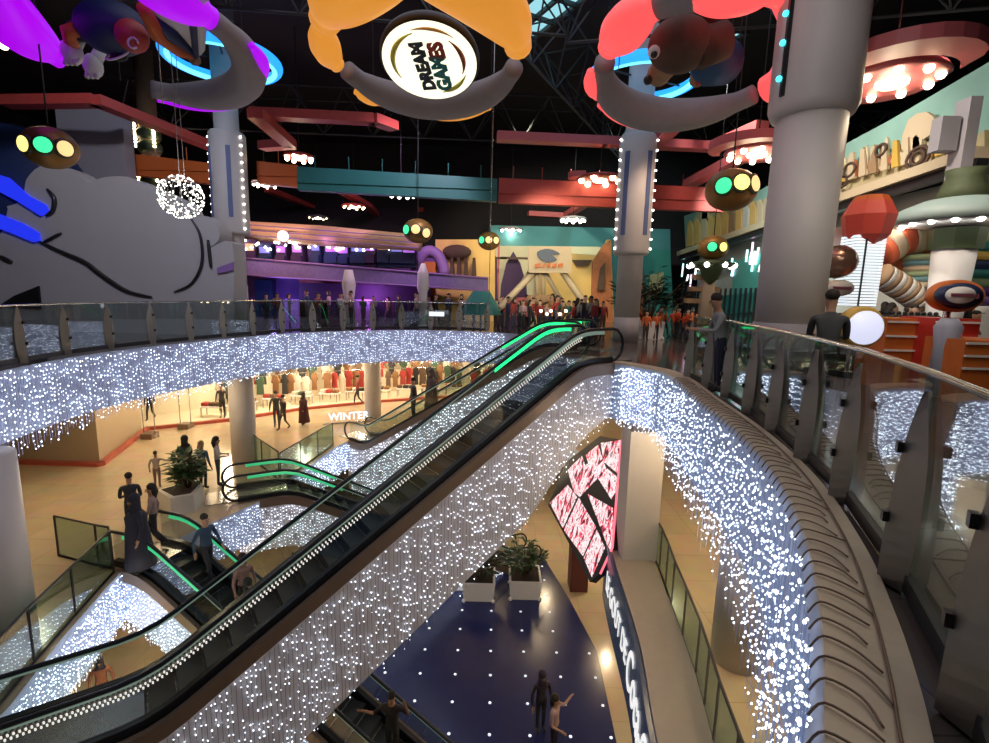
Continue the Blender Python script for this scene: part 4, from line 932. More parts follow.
# under balcony
for i,(px0,py0,px1,py1,m,lb_) in enumerate([(256,280,272,318,'navy','dark blue panel under the violet balcony beside the left column'),(285,300,330,318,'violet','violet counter panel behind the far railing'),(345,300,372,316,'violet','violet counter right of the white pedestal'),(372,303,402,322,'violet','pale violet booth behind the far railing'),(300,286,430,318,'dpurple','dark red wall strip under the violet balcony')]):
    yb(px0,py0,px1,py1,29.5-(i%3),.4,m,'hall_panel',lb_,'panel')
yb(300,277,440,318,30.2,.3,'pink_beam','hall_panel','long dark pink panel deep under the violet balcony','panel')
q=Y(349,290,25); a=MB(); a.lathe([(.3,0),(.25,1.2),(.35,1.9),(.2,2.6)],(q.x,25,0),12); o=a.build('pedestal','offwhite'); tag(o,'small white pedestal behind the far railing in the purple hall','pedestal')
q=Y(423,290,25); a=MB(); a.lathe([(.22,0),(.22,1.6),(.3,1.8),(.28,2.5),(.1,3.)],(q.x,25,0),12); o=a.build('pedestal','white'); tag(o,'slim white pillar figure behind the far railing left of the green umbrella','pedestal')
o=yb(429,312,444,316,20.8,.1,'tower_glow','exit_light','small bright white light panel behind the far railing','light')
root=thing('parasol',Y(481,320,23),'teal green parasol in front of the dark rocket mural','parasol'); q=Y(481,300,23)
a=MB(); a.lathe([(.95,-.65),(.7,-.1),(.42,.35),(.35,.4)],q,8,sm=False); a.build('canopy','teal',root); a=MB(); a.tube([V((q.x,23,0)),q+V((0,0,.3))],.04,6); a.build('pole','steel',root)
# orange shop block and robot wheels
ypoly([(436,240),(495,240),(495,318),(436,318)],30,.3,'mural_yellow','painted_board','cream mural with a dark car right of the purple hall','mural')
ypoly([(424,262),(436,262),(436,285),(426,285)],29.2,.3,'wood_orange','orange_panel','narrow orange panel beside the purple hall end','panel')
a=MB(); P=[Y(430+14*math.cos(R(t)),275-24*math.sin(R(t)),29) for t in range(0,185,12)]; a.tube(P,[.32]*len(P),10); o=a.build('arch','violet'); tag(o,'violet arch at the right end of the purple hall','arch')
for i,px in enumerate((452,459,466,474)):
    ypoly([(px-2.5,276),(px+2.5,276),(px+1.5,258),(px-1,258)],29.4,.3,'brown','mural_figure','dark reddish cut-out figure before the cream mural, %s from the left'%['first','second','third','last'][i],'cut-out')
a=MB(); q=Y(457,252,29.4); a.ball(q,.7,14,0,(1.2,.4,.6)); o=a.build('model_car','brown'); tag(o,'dark model car mounted above the cream mural','model')
# central mural wall
cen=thing('mural_wall',(3,33,0),'tall painted wall with yellow houses and teal sky behind the swing ride','mural')
ypoly([(490,226),(668,230),(668,345),(490,345)],33.2,.4,'mural_sky','sky_band',parent=cen)
ypoly([(495,246),(598,247),(607,250),(607,345),(495,345)],32.7,.2,mat('mural_cream',(.62,.60,.42),.8,noise=.2,nscale=.6),'pale_band',parent=cen)
ypoly([(548,262),(560,253),(600,256),(606,240),(610,240),(612,340),(535,340),(535,275)],32.4,.3,'mural_yellow','yellow_houses',parent=cen,)
ypoly([(592,262),(602,246),(610,240),(612,330),(590,330)],32.0,.2,'mural_rust','rust_tower',parent=cen)
ypoly([(572,260),(592,260),(588,266),(576,266)],32.0,.1,'brown','window_shadow',parent=cen); ypoly([(600,268),(605,262),(604,290),(597,290)],31.7,.1,'brown','slit',parent=cen)
for pts,lb_ in (([(499,318),(501,285),(506,264),(513,252),(520,264),(526,285),(528,318)],'large dark purple rocket cut-out left of the swing ride'),([(487,318),(488,272),(491,258),(494,253),(497,260),(498,318)],'narrow dark red rocket cut-out beside the lantern pod')):
    rk=ypoly(pts,30.5,.5,'dpurple','rocket_cutout',lb_,'cut-out')
    zs=Y(pts[0][0],258,30).z; a=MB(); cx=Y(sum(p[0] for p in pts)/len(pts),280,30).x; a.box((cx,29.8,zs),(1.6,.1,.12)); a.build('cross_bar','brown',rk)
o=yb(496,240,500,318,30.5,.5,'pink_beam','pink_post','pale pink post between the two rocket cut-outs','post')
o=yb(536,232,543,262,32.9,.2,'groove','dark_post','dark blue upright strip in the teal sky mural','post')
# swing ride
sw=thing('swing_ride',(2,24.5,0),'cream swing ride frame with a square sign board on top','amusement ride')
ys=24.5
def beam(px0,py0,px1,py1,r,m='cream',nm='leg',y0=ys,y1=ys): a=MB(); a.tube([Y(px0,py0,y0),Y(px1,py1,y1)],r,10); return a.build(nm,m,sw)
beam(540,266,500,308,.16,y1=23.6); beam(533,268,506,306,.13,y1=25.4); beam(560,268,590,312,.16,y1=23.6); beam(546,274,568,312,.12,y1=25.6)
beam(537,268,537,296,.12,nm='hanger'); beam(543,268,543,296,.12,nm='hanger'); beam(530,270,566,270,.14,nm='axle')
ypoly([(528,247),(571,247),(571,273),(528,273)],24.2,.25,'cream','sign_board',parent=sw)
ypoly([(537,252),(545,249),(553,250),(560,254),(552,255),(557,260),(546,262),(539,258)],23.9,.08,mat('logo_slate',(.10,.13,.19),.6),'logo_bird',parent=sw,smooth=2)
for k,(x0,x1) in enumerate(((535,541),(542,546),(547,551),(552,557),(558,563))): ypoly([(x0,264+k%2),(x1,263),(x1-.5,267),(x0+.5,268)],23.9,.06,'wood_orange','logo_letter_mark',parent=sw)
for px in(531,537,543,549): a=MB(); a.ball(Y(px,300,24.2),.26,12); a.build('seat','tan',sw)
yb(499,298,540,316,25,.6,'pink_beam','ride_fence','pink rounded fence panel at the foot of the swing ride','fence')
root=thing('warm_lamp_string',Y(545,318,21.5),'row of small warm lamps under the swing ride','string lights')
for k,px in enumerate((541,547,551,560,566)): a=MB(); a.ball(Y(px,311+k%2*3,21.8),.06,8); a.build('lamp','warm_lamp',root)
# between middle column and the right wall
ypoly([(628,246),(640,246),(642,320),(628,320)],31,.4,'mural_rust','rust_backdrop','rust coloured wall panel right of the middle column','panel')
ypoly([(640,250),(668,250),(672,320),(640,320)],32,.4,'teal','teal_backdrop','teal wall panel behind the large plant','panel')
o=ypoly([(650,275),(663,272),(661,293),(648,296)],28,.15,mat('menu_board',(.50,.48,.25),.6,noise=.4,nscale=5),'hanging_board','pale green notice board behind the large plant','board')
def leafy(c,h,w,n,label,pot=None,m='leaf',name='potted_plant',cat='plant',lf=.35):
    c=V(c); root=thing(name,c,label,cat)
    if pot: 
        a=MB(); pw,ph=pot; 
        a.add([c+V((sx*pw/2*k,sy*pw/2*k,z)) for z,k in((0,.88),(ph,1),(ph,.9),(ph-.08,.9)) for sx,sy in((-1,-1),(1,-1),(1,1),(-1,1))],[(3,2,1,0)]+[(i*4+j,i*4+(j+1)%4,(i+1)*4+(j+1)%4,(i+1)*4+j) for i in range(3) for j in range(4)]+[(12,13,14,15)])
        for sx in(-1,1):
            for sy in(-1,1): a.ball(c+V((sx*pw/2*.9,sy*pw/2*.9,.05)),.08,8)
        a.build('planter_box','white',root)
        a=MB(); a.box(c+V((0,0,ph-.06)),(pw*.85,pw*.85,.05)); a.build('soil','soil',root)
    z0=pot[1]-.1 if pot else 0
    a=MB(); b=MB()
    for k in range(n):
        an=random.uniform(0,6.28); rr=random.uniform(.1,1)*w; hh=z0+h*random.uniform(.35,1)*(1-.35*rr/w)
        tip=c+V((math.cos(an)*rr,math.sin(an)*rr,hh)); base=c+V((math.cos(an)*.06,math.sin(an)*.06,z0)); mid=(tip+base)/2+V((math.cos(an)*rr*.1,math.sin(an)*rr*.1,h*.12))
        b.tube([base,mid,tip],.01,4)
        for q in range(5):
            u=.45+.55*q/4; p=base.lerp(mid,u*2) if u<.5 else mid.lerp(tip,(u-.5)*2)
            d=V((math.cos(an+random.uniform(-1.3,1.3)),math.sin(an+random.uniform(-1.3,1.3)),random.uniform(-.3,.5))).normalized()*lf*random.uniform(.6,1.1); s=d.cross(V((0,0,1))).normalized()*lf*.16
            a.add([p,p+d*.5+s+V((0,0,.02)),p+d,p+d*.5-s+V((0,0,.02)),p+d*.5-V((0,0,.02))],[(0,1,4),(1,2,4),(2,3,4),(3,0,4),(0,4,1),(0,3,2,1)])
    a.build('foliage',m,root); b.build('stem','trunk',root); return root
leafy((Y(648,330,20).x,20,0),2.4,1.7,60,'large leafy plant on the upper floor beyond the escalator tops',(1.0,.7),'leaf_dark',lf=.5)
leafy(at(524,592,-10),1.6,.95,46,'leafy plant in a white box planter on the blue floor, nearest to the screens',(1.25,.8),'leaf')
leafy((-.4,18.0,-10),1.5,.95,40,'leafy plant in a white box planter, half hidden by the nearest escalator',(1.25,.8),'leaf_dark')
leafy((-9.25,14.5,-4.44),1.25,.5,44,'tall green potted palm beside the descending escalators on the left',None,'leaf',lf=.45)
leafy(at(300,610,-10),2.0,.6,36,'dark potted plant seen below the escalator with green lights',(.6,.5),'leaf_dark')
leafy(at(330,612,-10),2.4,.5,36,'dark slim bush standing right of the dark potted plant on the lowest floor',(.5,.5),'leaf_dark')
o=MB().box((-3.6,19.9,-9.96),(5.5,3.6,.06)).build('white_platform','white'); tag(o,'low white platform on the lowest floor under the left escalators','platform')
# white box planters at the head of the escalator
a=MB(); a.prism([(-10.1,14.3,-5),(-9.4,15.2,-5),(-9.0,14.8,-5),(-8.8,14.0,-5),(-9.3,13.7,-5)],(0,0,.55)); o=a.build('white_planter','offwhite'); tag(o,'low white angular planter between the two escalator heads on the left','planter')
a=MB(); a.prism([(-9.95,14.3,-4.45),(-9.4,15.05,-4.45),(-9.1,14.75,-4.45),(-8.95,14.1,-4.45),(-9.3,13.87,-4.45)],(0,0,.02)); o=a.build('soil_bed','soil'); tag(o,'dark soil on top of the white angular planter','soil')
# ------------------------------------------------------------------ right wall with murals (plane x=12.5)
XW=12.6
def xpoly(pts,x,th,m,name,label=None,cat=None,parent=None,smooth=0):
    if smooth: pts=[(p.x,p.y) for p in crom([(a_,b_,0) for a_,b_ in pts],smooth,True)]
    a=MB(); a.prism([X(px,py,x) for px,py in pts],(-th,0,0)); o=a.build(name,m,parent)
    if label: tag(o,label,cat)
    return o
M['frieze_pale']=mat('frieze_pale',(.60,.54,.38),.8,noise=.3,nscale=2)
rw=thing('mural_gallery',(XW,22,0),'long upper wall with carved cream mural above the right side shops','mural')
fz=mat('frieze',(.50,.42,.24),.8,noise=.35,nscale=1.6); fs_=mat('frieze_sky',(.28,.50,.45),.8,noise=.25,nscale=.6)
xpoly([(684,216),(760,190),(890,120),(989,62),(989,165),(880,196),(686,256)],XW+.3,-.3,fs_,'sky',parent=rw)
xpoly([(688,234),(700,212),(740,205),(780,196),(815,190),(840,160),(870,165),(905,150),(925,140),(960,150),(989,130),(989,160),(880,196),(688,252)],XW+.25,.12,fz,'relief_town',parent=rw)
for pts in ([(905,150),(912,120),(930,112),(940,122),(936,134),(926,140),(924,150)],[(917,138),(923,138),(923,160),(917,160)]): xpoly(pts,XW+.1,.12,'cream','relief_lamp',parent=rw,smooth=2)
for c_ in((921,158,10),(921,158,6),(852,170,6),(884,150,5),(845,182,5)):
    cc=X(c_[0],c_[1],XW); rd=c_[2]*cc.y/500; a=MB(); a.tube([cc+V((-.1,rd*1.3*math.cos(R(t*24)),rd*math.sin(R(t*24)))) for t in range(15)],.05,6,closed=True); a.build('relief_wheel','brown',rw)
for k in range(14):
    px=828+k*11 if k<12 else 690+k; xp=[(px,186-(px-828)*.27),(px+2,160-(px-828)*.27+random.uniform(-5,8)),(px+6,158-(px-828)*.27),(px+7,184-(px-828)*.27)]
    if not 905<px<935: xpoly(xp,XW,.1,random.choice(['cream','tan','yellow','cream']),'relief_house',parent=rw)
for k in range(12):
    px=688+k*7; b_=250-(px-676)*.30; xpoly([(px,b_),(px+1,b_-22),(px+3,b_-26),(px+6,b_-20),(px+6,b_-1)],XW,.1,random.choice(['cream','tan','offwhite','mural_yellow']),'relief_house',parent=rw)
random.seed(8)
for k in range(46):
    px=832+k*2.9; b_=186-(px-828)*.27
    if 903<px<932: continue
    h=random.uniform(6,26); w_=random.uniform(2,6); bb=b_-random.uniform(0,8)
    pts=random.choice([[(px,bb),(px,bb-h),(px+w_/2,bb-h-4),(px+w_,bb-h),(px+w_,bb)],[(px,bb),(px+1,bb-h*.7),(px+w_,bb-h*.6),(px+w_,bb)],[(px,bb),(px+w_*.3,bb-h),(px+w_*.6,bb-h),(px+w_,bb)]])
    xpoly(pts,XW+random.uniform(-.02,.14),.08,random.choice(['cream','tan','frieze_pale','frieze_pale','mural_rust','bronze']),'relief_house',parent=rw)
a=MB(); A=X(684,256,XW-.1); B=X(989,158,XW-.1); 
a.prism([A,B,B+V((0,0,.28)),A+V((0,0,.28))],(-.5,0,0)); a.build('cornice','cream',rw)
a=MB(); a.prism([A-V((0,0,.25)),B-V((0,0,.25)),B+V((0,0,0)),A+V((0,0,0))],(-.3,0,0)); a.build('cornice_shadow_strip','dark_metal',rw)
# wall below
a=MB(); q0=X(664,300,XW+.4); 
o=MB().box((XW+.95,22,2.6),(.3,24,5.2)).build('shop_wall','pale_wall'); tag(o,'pale wall below the carved mural on the right side','wall')
tw=mat('teal_wall',(.10,.42,.36),.7,noise=.2,nscale=1)
xpoly([(735,262),(790,245),(790,338),(735,332)],XW+.35,.15,tw,'teal_backdrop','teal wall with falling neon tubes left of the thick column','panel')
xpoly([(690,275),(735,258),(735,262),(690,280)],XW+.3,.1,'teal','teal_strip','narrow teal strip above the first group of neon tubes','panel')
nt=thing('neon_tube_group',X(740,270,XW),'white and pink slanting neon tubes on the teal wall','neon light')
random.seed(3)
for k in range(26):
    px=random.choice([random.uniform(683,705),random.uniform(728,760),random.uniform(744,778)]); py=274-(px-683)*.25+random.uniform(-8,14); L=random.uniform(6,16)
    a=MB(); a.tube([X(px,py-L/2,XW+.1),X(px-1.5,py+L/2,XW+.1)],.05,6); a.build('tube',em('neon_tube',random.choice([(1,1,1),(1,.6,.9),(.5,1,.95)]),2.2),nt)
xpoly([(716,297),(786,290),(786,310),(716,316)],XW+.3,.3,'teal','shop_sill','dark teal sill under the neon tube wall','panel')
gr=thing('dark_grille',X(740,325,XW-.2),'dark grille of upright bars under the teal sill','grille')
for k in range(14): a=MB(); p=X(718+k*5,318,XW-.1); a.box((p.x,p.y,1.1),(.08,.12,2.2)); a.build('bar','dark_metal',gr)
gr=thing('dark_gate',X(690,320,XW-.2),'small dark barred gate beside the tan pole','gate')
for k in range(7): a=MB(); p=X(680+k*4,318,XW-.1); a.box((p.x,p.y,1.1),(.1,.2,2.2)); a.build('bar','black',gr)
q=Y(707,300,17.2); a=MB(); a.lathe([(.28,0),(.2,2.2),(.26,2.9)],(q.x,17.2,0),14); o=a.build('tan_post','cream'); tag(o,'cream post below the green saucer lantern','post')
a=MB(); 
for k in range(3): a.box((q.x-.1,17.3,1.55+k*.4),(1.2-.2*k,.3,.16))
o=a.build('arrow_sign','tan'); tag(o,'stack of tan direction boards on the cream post','sign')
# ------------------------------------------------------------------ right-hand rides
lt_=thing('striped_light_tower',(Y(858,300,11).x,11,0),'bright white striped light tower with a red faceted top','light tower')
A=Y(853,306,11); B=Y(864,236,11); a=MB(); dv=(B-A); n_=24
for k in range(n_):
    p=A+dv*((k+.5)/n_); a=MB(); a.box(p,(.62,.5,dv.z/n_*.74)); a.build('light_bar','tower_glow',lt_)
a=MB(); a.box((A+B)/2+V((-.1,-.26,0)),(.03,.03,dv.z)); a.box((A+B)/2,(.55,.4,dv.z)); a.build('core','dark_metal',lt_)
t_=Y(868,221,11); a=MB(); a.lathe([(.25,-.5),(.42,-.30),(.5,.1),(.36,.4),(.1,.46)],t_,8,sm=False); a.build('faceted_cap',mat('red_orange',(.6,.08,.06),.5),lt_)
a=MB(); a.lathe([(.38,.36),(.3,.5),(.05,.52)],t_,8,sm=False); a.build('cap_top','orange_beam',lt_)
a=MB(); a.lathe([(.28,0),(.28,1.4)],(A.x,11,0),12); a.build('base','dark_metal',lt_)
# slides
def tubeslide(pts,y,r,m1,m2,label,n=12):
    P=[Y(x,yy,y) for x,yy in pts]; P=crom(P,n); root=thing('tube_slide',P[0],label,'slide'); k=0; st_=max(2,len(P)//9)
    while k<len(P)-1:
        a=MB(); a.tube(P[k:k+st_+1],r,16); a.build('segment',(m1,m2)[(k//st_)%2],root); k+=st_
stripe_g=mat('slide_green',(.30,.40,.22),.5); stripe_b=mat('slide_blue',(.14,.30,.34),.5)
tubeslide([(892,262),(920,262),(955,262)],13.0,.45,'wood_orange','cream','orange and cream tube slide in the middle of the slide tower')
tubeslide([(878,252),(905,238),(945,236),(965,240)],12.6,.42,mat('slide_red',(.62,.12,.05),.5),'cream','uppermost red and cream tube slide under the saucer lamp')
tubeslide([(880,275),(905,290),(925,305)],12.2,.30,'tan','offwhite','pale tube slide slanting down beside the light tower')
st__=thing('striped_drum',Y(933,275,12.4),'drum with green, cream and blue stripes between the slides','drum')
for k in range(6): a=MB(); p=Y(933,258+k*5.4,12.3); a.lathe([(.55,-.065),(.58,0),(.55,.065)],p,20); a.build('stripe',[stripe_g,stripe_b,'cream'][k%3],st__)
for k,(m_) in enumerate([stripe_g,'teal','yellow','navy','teal',stripe_g,'purple','violet']):
    a=MB(); p=Y(988,238+k*9,12.4); a.tube([p+V((-.55,0,0)),p+V((.9,0,0))],.13,10); o=a.build('padded_roller',m_); tag(o,'padded roller at the right border, %s from the top of its stack'%['first','second','third','fourth','fifth','sixth','seventh','lowest'][k],'roller','padded rollers')
# saucer lamp tower
sl=thing('saucer_tower',(Y(958,300,11.5).x,11.5,0),'white tower with a wide saucer canopy ringed by round bulbs','tower'); q=Y(960,215,11.5)
a=MB(); a.lathe([(1.15,-.18),(1.2,-.05),(1.1,.12),(.7,.30),(.5,.34)],q,36); a.build('saucer',mat('saucer_teal',(.25,.33,.32),.5),sl)
a=MB(); a.lathe([(1.12,-.19),(.5,-.26)],q,36); a.build('saucer_underside','white',sl)
for k in range(16): an=k*R(22.5); a=MB(); a.ball(q+V((1.0*math.cos(an),1.0*math.sin(an),-.2)),.075,8); a.build('bulb','white_lamp',sl)
a=MB(); a.lathe([(.5,.3),(.42,.55),(.34,.8),(.38,.95)],q,20); a.build('green_neck',mat('neck_green',(.045,.06,.025),.7,noise=.4),sl)
a=MB(); q2=Y(952,300,11.5); a.lathe([(.36,0),(.33,1.3),(.42,q.z-.3)],(q.x,11.5,0),20); a.build('stem','white',sl)
a=MB(); a.lathe([(.48,-.75),(.52,-.3)],q,8,sm=False); a.build('green_collar','green_dark',sl)
root=thing('grey_pier',(11.6,12.5,0),'stepped grey pier in front of the carved mural above the saucer tower','pier'); yb(958,96,984,182,12.4,.4,'column_base','pier_shaft',None,None,root); yb(938,116,962,150,12.5,.3,'column_base','pier_step',None,None,root)
# box behind column: striped kiosk, eggs
q=Y(838,262,10.5); a=MB(); a.ball(q,.36,16,0,(1,1,.95)); o=a.build('glossy_globe',mat('copper_ball',(.35,.22,.17),.2,.6)); tag(o,'shiny copper ball behind the thick column','globe')
yb(825,228,848,252,11.5,.2,mat('kiosk_pale',(.55,.45,.40),.6),'kiosk_sign','pale striped kiosk board behind the thick column','board')
def oval(px,py,y,rx,rz_,label,rim,face,post=True,bar=True,yy=0,nm='oval_sign',cat='sign'):
    q=Y(px,py,y); root=thing(nm,(q.x,y,0),label,cat); m3=Matrix.Rotation(R(90),3,'X'); 
    a=MB(); a.lathe([(1,.0),(1,.12),(.9,.16)],(0,0,0),32); a.v=[(q.x+v[0]*rx,y-v[2],q.z+v[1]*rz_) for v in a.v]; a.f=[f[::-1] for f in a.f]; a.build('rim',rim,root)
    a=MB(); a.lathe([(.8,.14),(.8,.19)],(0,0,0),32); a.v=[(q.x+v[0]*rx,y-v[2],q.z+v[1]*rz_) for v in a.v]; a.f=[f[::-1] for f in a.f]; a.build('face',face,root)
    if bar: a=MB(); a.box((q.x,y-.21,q.z),(rx*1.15,.03,rz_*.3)); a.build('bar',mat('sign_bar',(.22,.06,.10),.5),root)
    if post: a=MB(); a.tube([(q.x,y+.05,0),(q.x,y+.05,q.z-rz_*.8)],.06,8); a.build('post','steel',root)
    return root
oval(835,288,10.,.30,.16,'white oval sign with a dark bar behind the man in the dark jacket','offwhite','white')
oval(952,296,9.6,.52,.30,'blue and orange oval sign with a dark bar above the red counters','wood_orange','navy'); q=Y(952,296,9.3); 
oval(952,295,9.38,.34,.19,'white oval plate with a dark bar on the blue and orange sign','navy','white',post=False)
oval(857,327,7.6,.33,.31,'round glowing white lamp with a yellow rim on a post','yellow',em('globe_white',(.75,.78,1.),.9),bar=False,nm='round_lamp',cat='lamp')
# red counters
for i,(px0,px1,py0,py1,y,m_,lb_) in enumerate([(868,888,322,352,10.5,'red','small red counter right of the round lamp'),(888,935,318,372,9.6,'wood_orange','long orange-red counter with white rails under the oval sign'),(936,972,318,372,9.2,'red','red counter right of the pale pedestal'),(966,1010,340,395,8.4,'wood_orange','orange counter at the right border')]):
    A=Y(px0,py0,y); B=Y(px1,py1,y); root=thing('ride_counter',((A.x+B.x)/2,y,0),lb_,'counter'); a=MB(); a.box(((A.x+B.x)/2,y+.4,A.z/2),(B.x-A.x,.8,A.z)); a.build('body',m_,root)
    for k in range(3): a=MB(); a.box(((A.x+B.x)/2,y-.03,A.z*(.95-.2*k)),(B.x-A.x,.05,.035)); a.build('rail','white',root)
q=Y(948,330,8.9); a=MB(); a.lathe([(.2,0),(.17,.9),(.21,1.25),(.12,1.4)],(q.x,8.9,0),14); o=a.build('pale_pedestal',mat('pale_blue',(.4,.45,.6),.5)); tag(o,'pale blue pedestal in front of the red counters','pedestal')
a=MB(); A=Y(868,318,11.0); B=Y(944,320,11.0); a.box(((A.x+B.x)/2,10.95,A.z-.12),(B.x-A.x,.5,.06))
for p_ in(A,B): a.box((p_.x,10.95,(A.z-.1)/2),(.06,.4,A.z-.1))
o=a.build('helmet_rack','dark_metal'); tag(o,'dark rack carrying a row of helmets above the red counters','rack')
for i in range(11):
    px=874+i*6.2; q=Y(px,314,10.9); q.z=Y(906,318,11).z+.0; a=MB(); a.ball(q,.11,10,0,(1,1,.8)); a.ball(q+V((0,0,.1)),.05,8); o=a.build('dark_helmet','black'); tag(o,'dark helmet in the row above the red counters','helmet','row of dark helmets above the counters')
# distant row of orange seats

# shop display on the lower floor
random.seed(21)
gc=[((.03,.03,.03),'black'),((.35,.04,.03),'red'),((.12,.07,.04),'brown'),((.60,.55,.45),'cream'),((.05,.09,.05),'dark green'),((.25,.12,.05),'rust')]
def garment(x,y,z,c,nm,w=.42,h=.95):
    a=MB(); p=[(-.05,1),(-.32,.95),(-.5,.60),(-.38,.55),(-.30,.72),(-.36,0),(.36,0),(.30,.72),(.38,.55),(.5,.60),(.32,.95),(.05,1)]
    a.prism([(x+u*w,y,z+v*h) for u,v in p],(0,.10,0)); a.box((x,y+.05,z+h*1.04),(.03,.03,.1)); o=a.build('garment',cmat(c)); tag(o,'%s garment hanging in the bright shop display'%nm,'clothing','%s garments in the bright shop'%nm)
rail=[V((x,y,0)) for x,y in [(-14.4,25.6),(-11.8,28.4),(-7.6,30.9),(-3.6,32.3),(2,33.)]]
for row,(zz,dy) in enumerate([(-3.0,.9),(-4.35,.1),(-3.75,.5)]):
    for p in resample(rail,.42 if row<2 else .7):
        if random.random()<.12: continue
        c,nm=random.choice(gc); garment(p.x+random.uniform(-.1,.1),p.y+dy,zz+random.uniform(-.1,.1),c,nm,random.uniform(.4,.6),random.uniform(.9,1.2))
for i,p in enumerate(resample(rail,1.55)):
    t_=thing('display_table',p+V((0,-.55,-4.97)),'low white display table in the bright shop, below the hanging garments','table','low white display tables in the bright shop')
    a=MB(); a.box(p+V((0,-.55,-4.97+.52)),(1.15,.6,.05)); a.build('table_top','white',t_)
    for sx in(-.5,.5):
        for sy in(-.25,.25): a=MB(); a.box(p+V((sx,-.55+sy,-4.97+.25)),(.05,.05,.5)); a.build('leg','steel',t_)
    for k in range(3):
        c,nm=random.choice(gc); a=MB()
        for q in range(3): a.box(p+V((-.38+.38*k,-.55,-4.97+.58+q*.06)),(.30,.34,.05),random.uniform(-.1,.1))
        o=a.build('folded_clothes',cmat(c)); tag(o,'pile of folded %s clothes on a display table in the bright shop'%nm,'clothes pile','folded %s clothes in the bright shop'%nm)
for row,(zz,dy) in enumerate([(-1.9,.95),(-3.25,.15)]):
    a=MB(); a.tube([p+V((0,dy+.05,zz)) for p in rail],.02,6); 
    for p in resample(rail,3.): a.tube([p+V((0,dy+.05,zz)),p+V((0,dy+.05,-4.96))],.025,6)
    o=a.build('clothes_rail','steel'); tag(o,['upper back clothes rail in the bright shop','lower front clothes rail in the bright shop'][row],'clothes rail')
for px in(150,186):
    q=Z(px,438 if px<160 else 428,-5); root=thing('display_stand',q,'slim display stand on the pale shop floor '+('just right of the beige block' if px<160 else 'midway to the column'),'stand')
    a=MB(); a.box(q+V((0,0,.12)),(.5,.5,.24)); a.build('base','brown_trim',root); a=MB(); a.tube([q+V((-.25,0,.2)),q+V((-.25,0,1.9)),q+V((.25,0,1.9)),q+V((.25,0,.2))],.02,6); a.build('frame','steel',root)
# shop floor letters
fl=thing('floor_lettering',Z(353,415,-4.98),'glowing white lettering standing in front of the column by the shop','sign'); vs,fs=textmesh('WINTER',.52,bold=.012)
c=Z(349,423,-5); a=MB(); t=V((.93,.37,0)); a.add([c+t*v.x+V((.37,-.93,0))*v.z+V((0,0,v.y+.35)) for v in vs],fs); fl.location=(c.x,c.y,-5); a.build('lettering',em('letter_glow',(.8,.9,1),1.2),fl)
a=MB(); a.box(c+V((0,0,.04)),(2.5,.12,.08),math.atan2(.37,.93)); a.build('base_bar','steel',fl)
# ------------------------------------------------------------------ lights
w=bpy.data.worlds.new('sky'); SC.world=w; w.use_nodes=True; bg=w.node_tree.nodes['Background']; bg.inputs[0].default_value=(.35,.75,.85,1); bg.inputs[1].default_value=1.0
WARM=(1,.78,.50)
# downlights in the ceiling of the lower floor
for (x,y,p) in [(-13,13,1),(-11,16.5,1),(-13,20,1),(-9,23.3,1.2),(-5,28,1.2),(0,29,1),(6.2,8.3,.8),(6.3,11.5,.8),(5.8,5.2,.7),(-12,9,.8),(6,15,.7),(3,27,1),(-11,24.5,1)]:
    light('POINT',(x,y,-1.55),125*p,WARM,.12)
# shop lights
for (x,y) in [(-14,25.5),(-11,28),(-8,30.3),(-4.5,32),(0,33.2),(4,33.6)]:
    light('POINT',(x,y,-1.9),360,(1,.85,.62),.3)
# lowest level lamps
for (x,y,p) in [(6,14,1),(4.9,9,.8),(5,19,1),(-1,25,1),(-9,12,1),(-8,8,1.2),(-5,21.5,1),(2.8,23,1),(-10,17,.8)]:
    light('POINT',(x,y,-6.5),170*p,WARM,.12)
# atrium: soft bluish glow of the light curtains
light('AREA',(-3,10,-.4),60,(.75,.8,1),9,rot=(0,0,0))
# upper hall
light('AREA',(0,12,10.5),240,(.85,.85,1),14,rot=(0,0,0))
SC.view_settings.view_transform='Standard'; SC.view_settings.look='None'; SC.view_settings.exposure=0; SC.view_settings.gamma=1

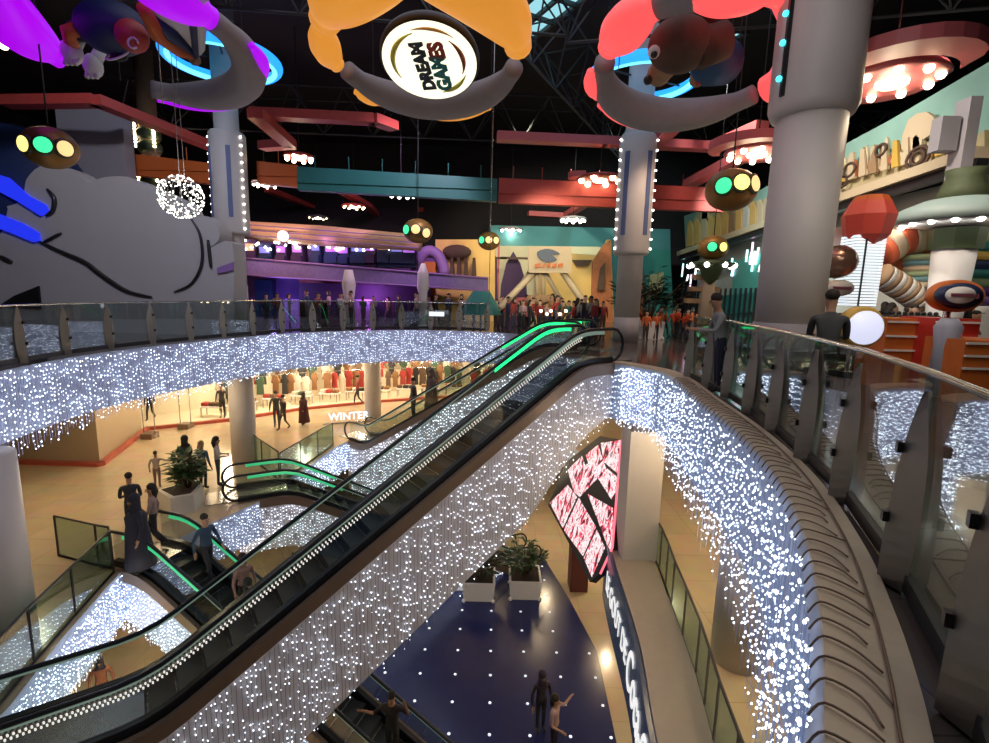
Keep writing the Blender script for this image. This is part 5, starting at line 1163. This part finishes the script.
# spot lamps of the upper hall, then fill lamps added to brighten dark parts
def spot(loc,tgt,p,col,ang=70,size=.3): o=light('SPOT',loc,p,col,size,spot=ang); aim(o,tgt)
spot((-3,22,9),(-7,29,3),1600,(.9,.5,.9),75); spot((-14,24,9),(-10,29,4),1200,(1,.6,.5),75)
spot((1,24,9.5),(3,33,4),2800,(1,.88,.62),80); spot((6,24,9.5),(8,33,5),1200,(.7,1,.9),80)
spot((6,17,9.5),(12.6,20,4.5),2400,(1,.9,.75),90); spot((6,11,8),(12.6,14,4.5),1500,(1,.9,.75),90)
spot((7,8,6),(10,11.5,2),700,(1,.85,.7),80); spot((-8,9,9),(-14,17,3),1500,(.8,.82,1),80)
light('POINT',(-7,27.4,1.3),150,(.7,.25,1),.3); light('POINT',(-12,27.2,1.3),120,(.4,.3,1),.3); light('POINT',(-9,27.5,4.2),150,(.55,.3,1),.3)
light('POINT',(-12,25.2,4.2),150,(1,.6,.3),.3)

light('AREA',(3.2,1.2,4.2),60,(1,.88,.68),2.5)  # fill added to lift the near ledge and fins, no fixture there
light('AREA',(5.2,5,4.6),65,(1,.86,.70),2.5)  # second added fill, over the right walkway
spot((3,4,7.5),(4.85,8.35,3),170,(1,.88,.78),60,.5); spot((1,3,5),(4.85,8.35,5),110,(.95,.9,1),60,.5)  # two spots added to lift the thick near column
spot((4,20,7.5),(2.4,25,1.5),2200,(1,.85,.55),80); spot((8,19,6),(13,24,3),1500,(.75,1,.95),90)  # spots added to brighten the swing ride and the right wall
spot((-2,17,8),(-6,24,1),900,(.9,.7,.9),90); spot((6,15,7),(5,20,.8),500,(1,.7,.5),70)  # spots added to brighten the purple hall visitors and the orange crowd
light('AREA',(-1,8,10.8),140,(.9,.85,.95),8)
spot((2,17,4.5),(2,24.5,3.2),1500,(1,.88,.62),60)  # frontal spot added to brighten the swing ride
light('POINT',(3.9,6.3,-1.6),70,WARM,.12); light('POINT',(4.1,10.6,-1.6),60,WARM,.12)  # points added under the slab edge to brighten the lower round column
light('POINT',(-7.6,9.0,-7.3),90,(1,.9,.6),.12)  # point added to brighten the lowest floor at the left
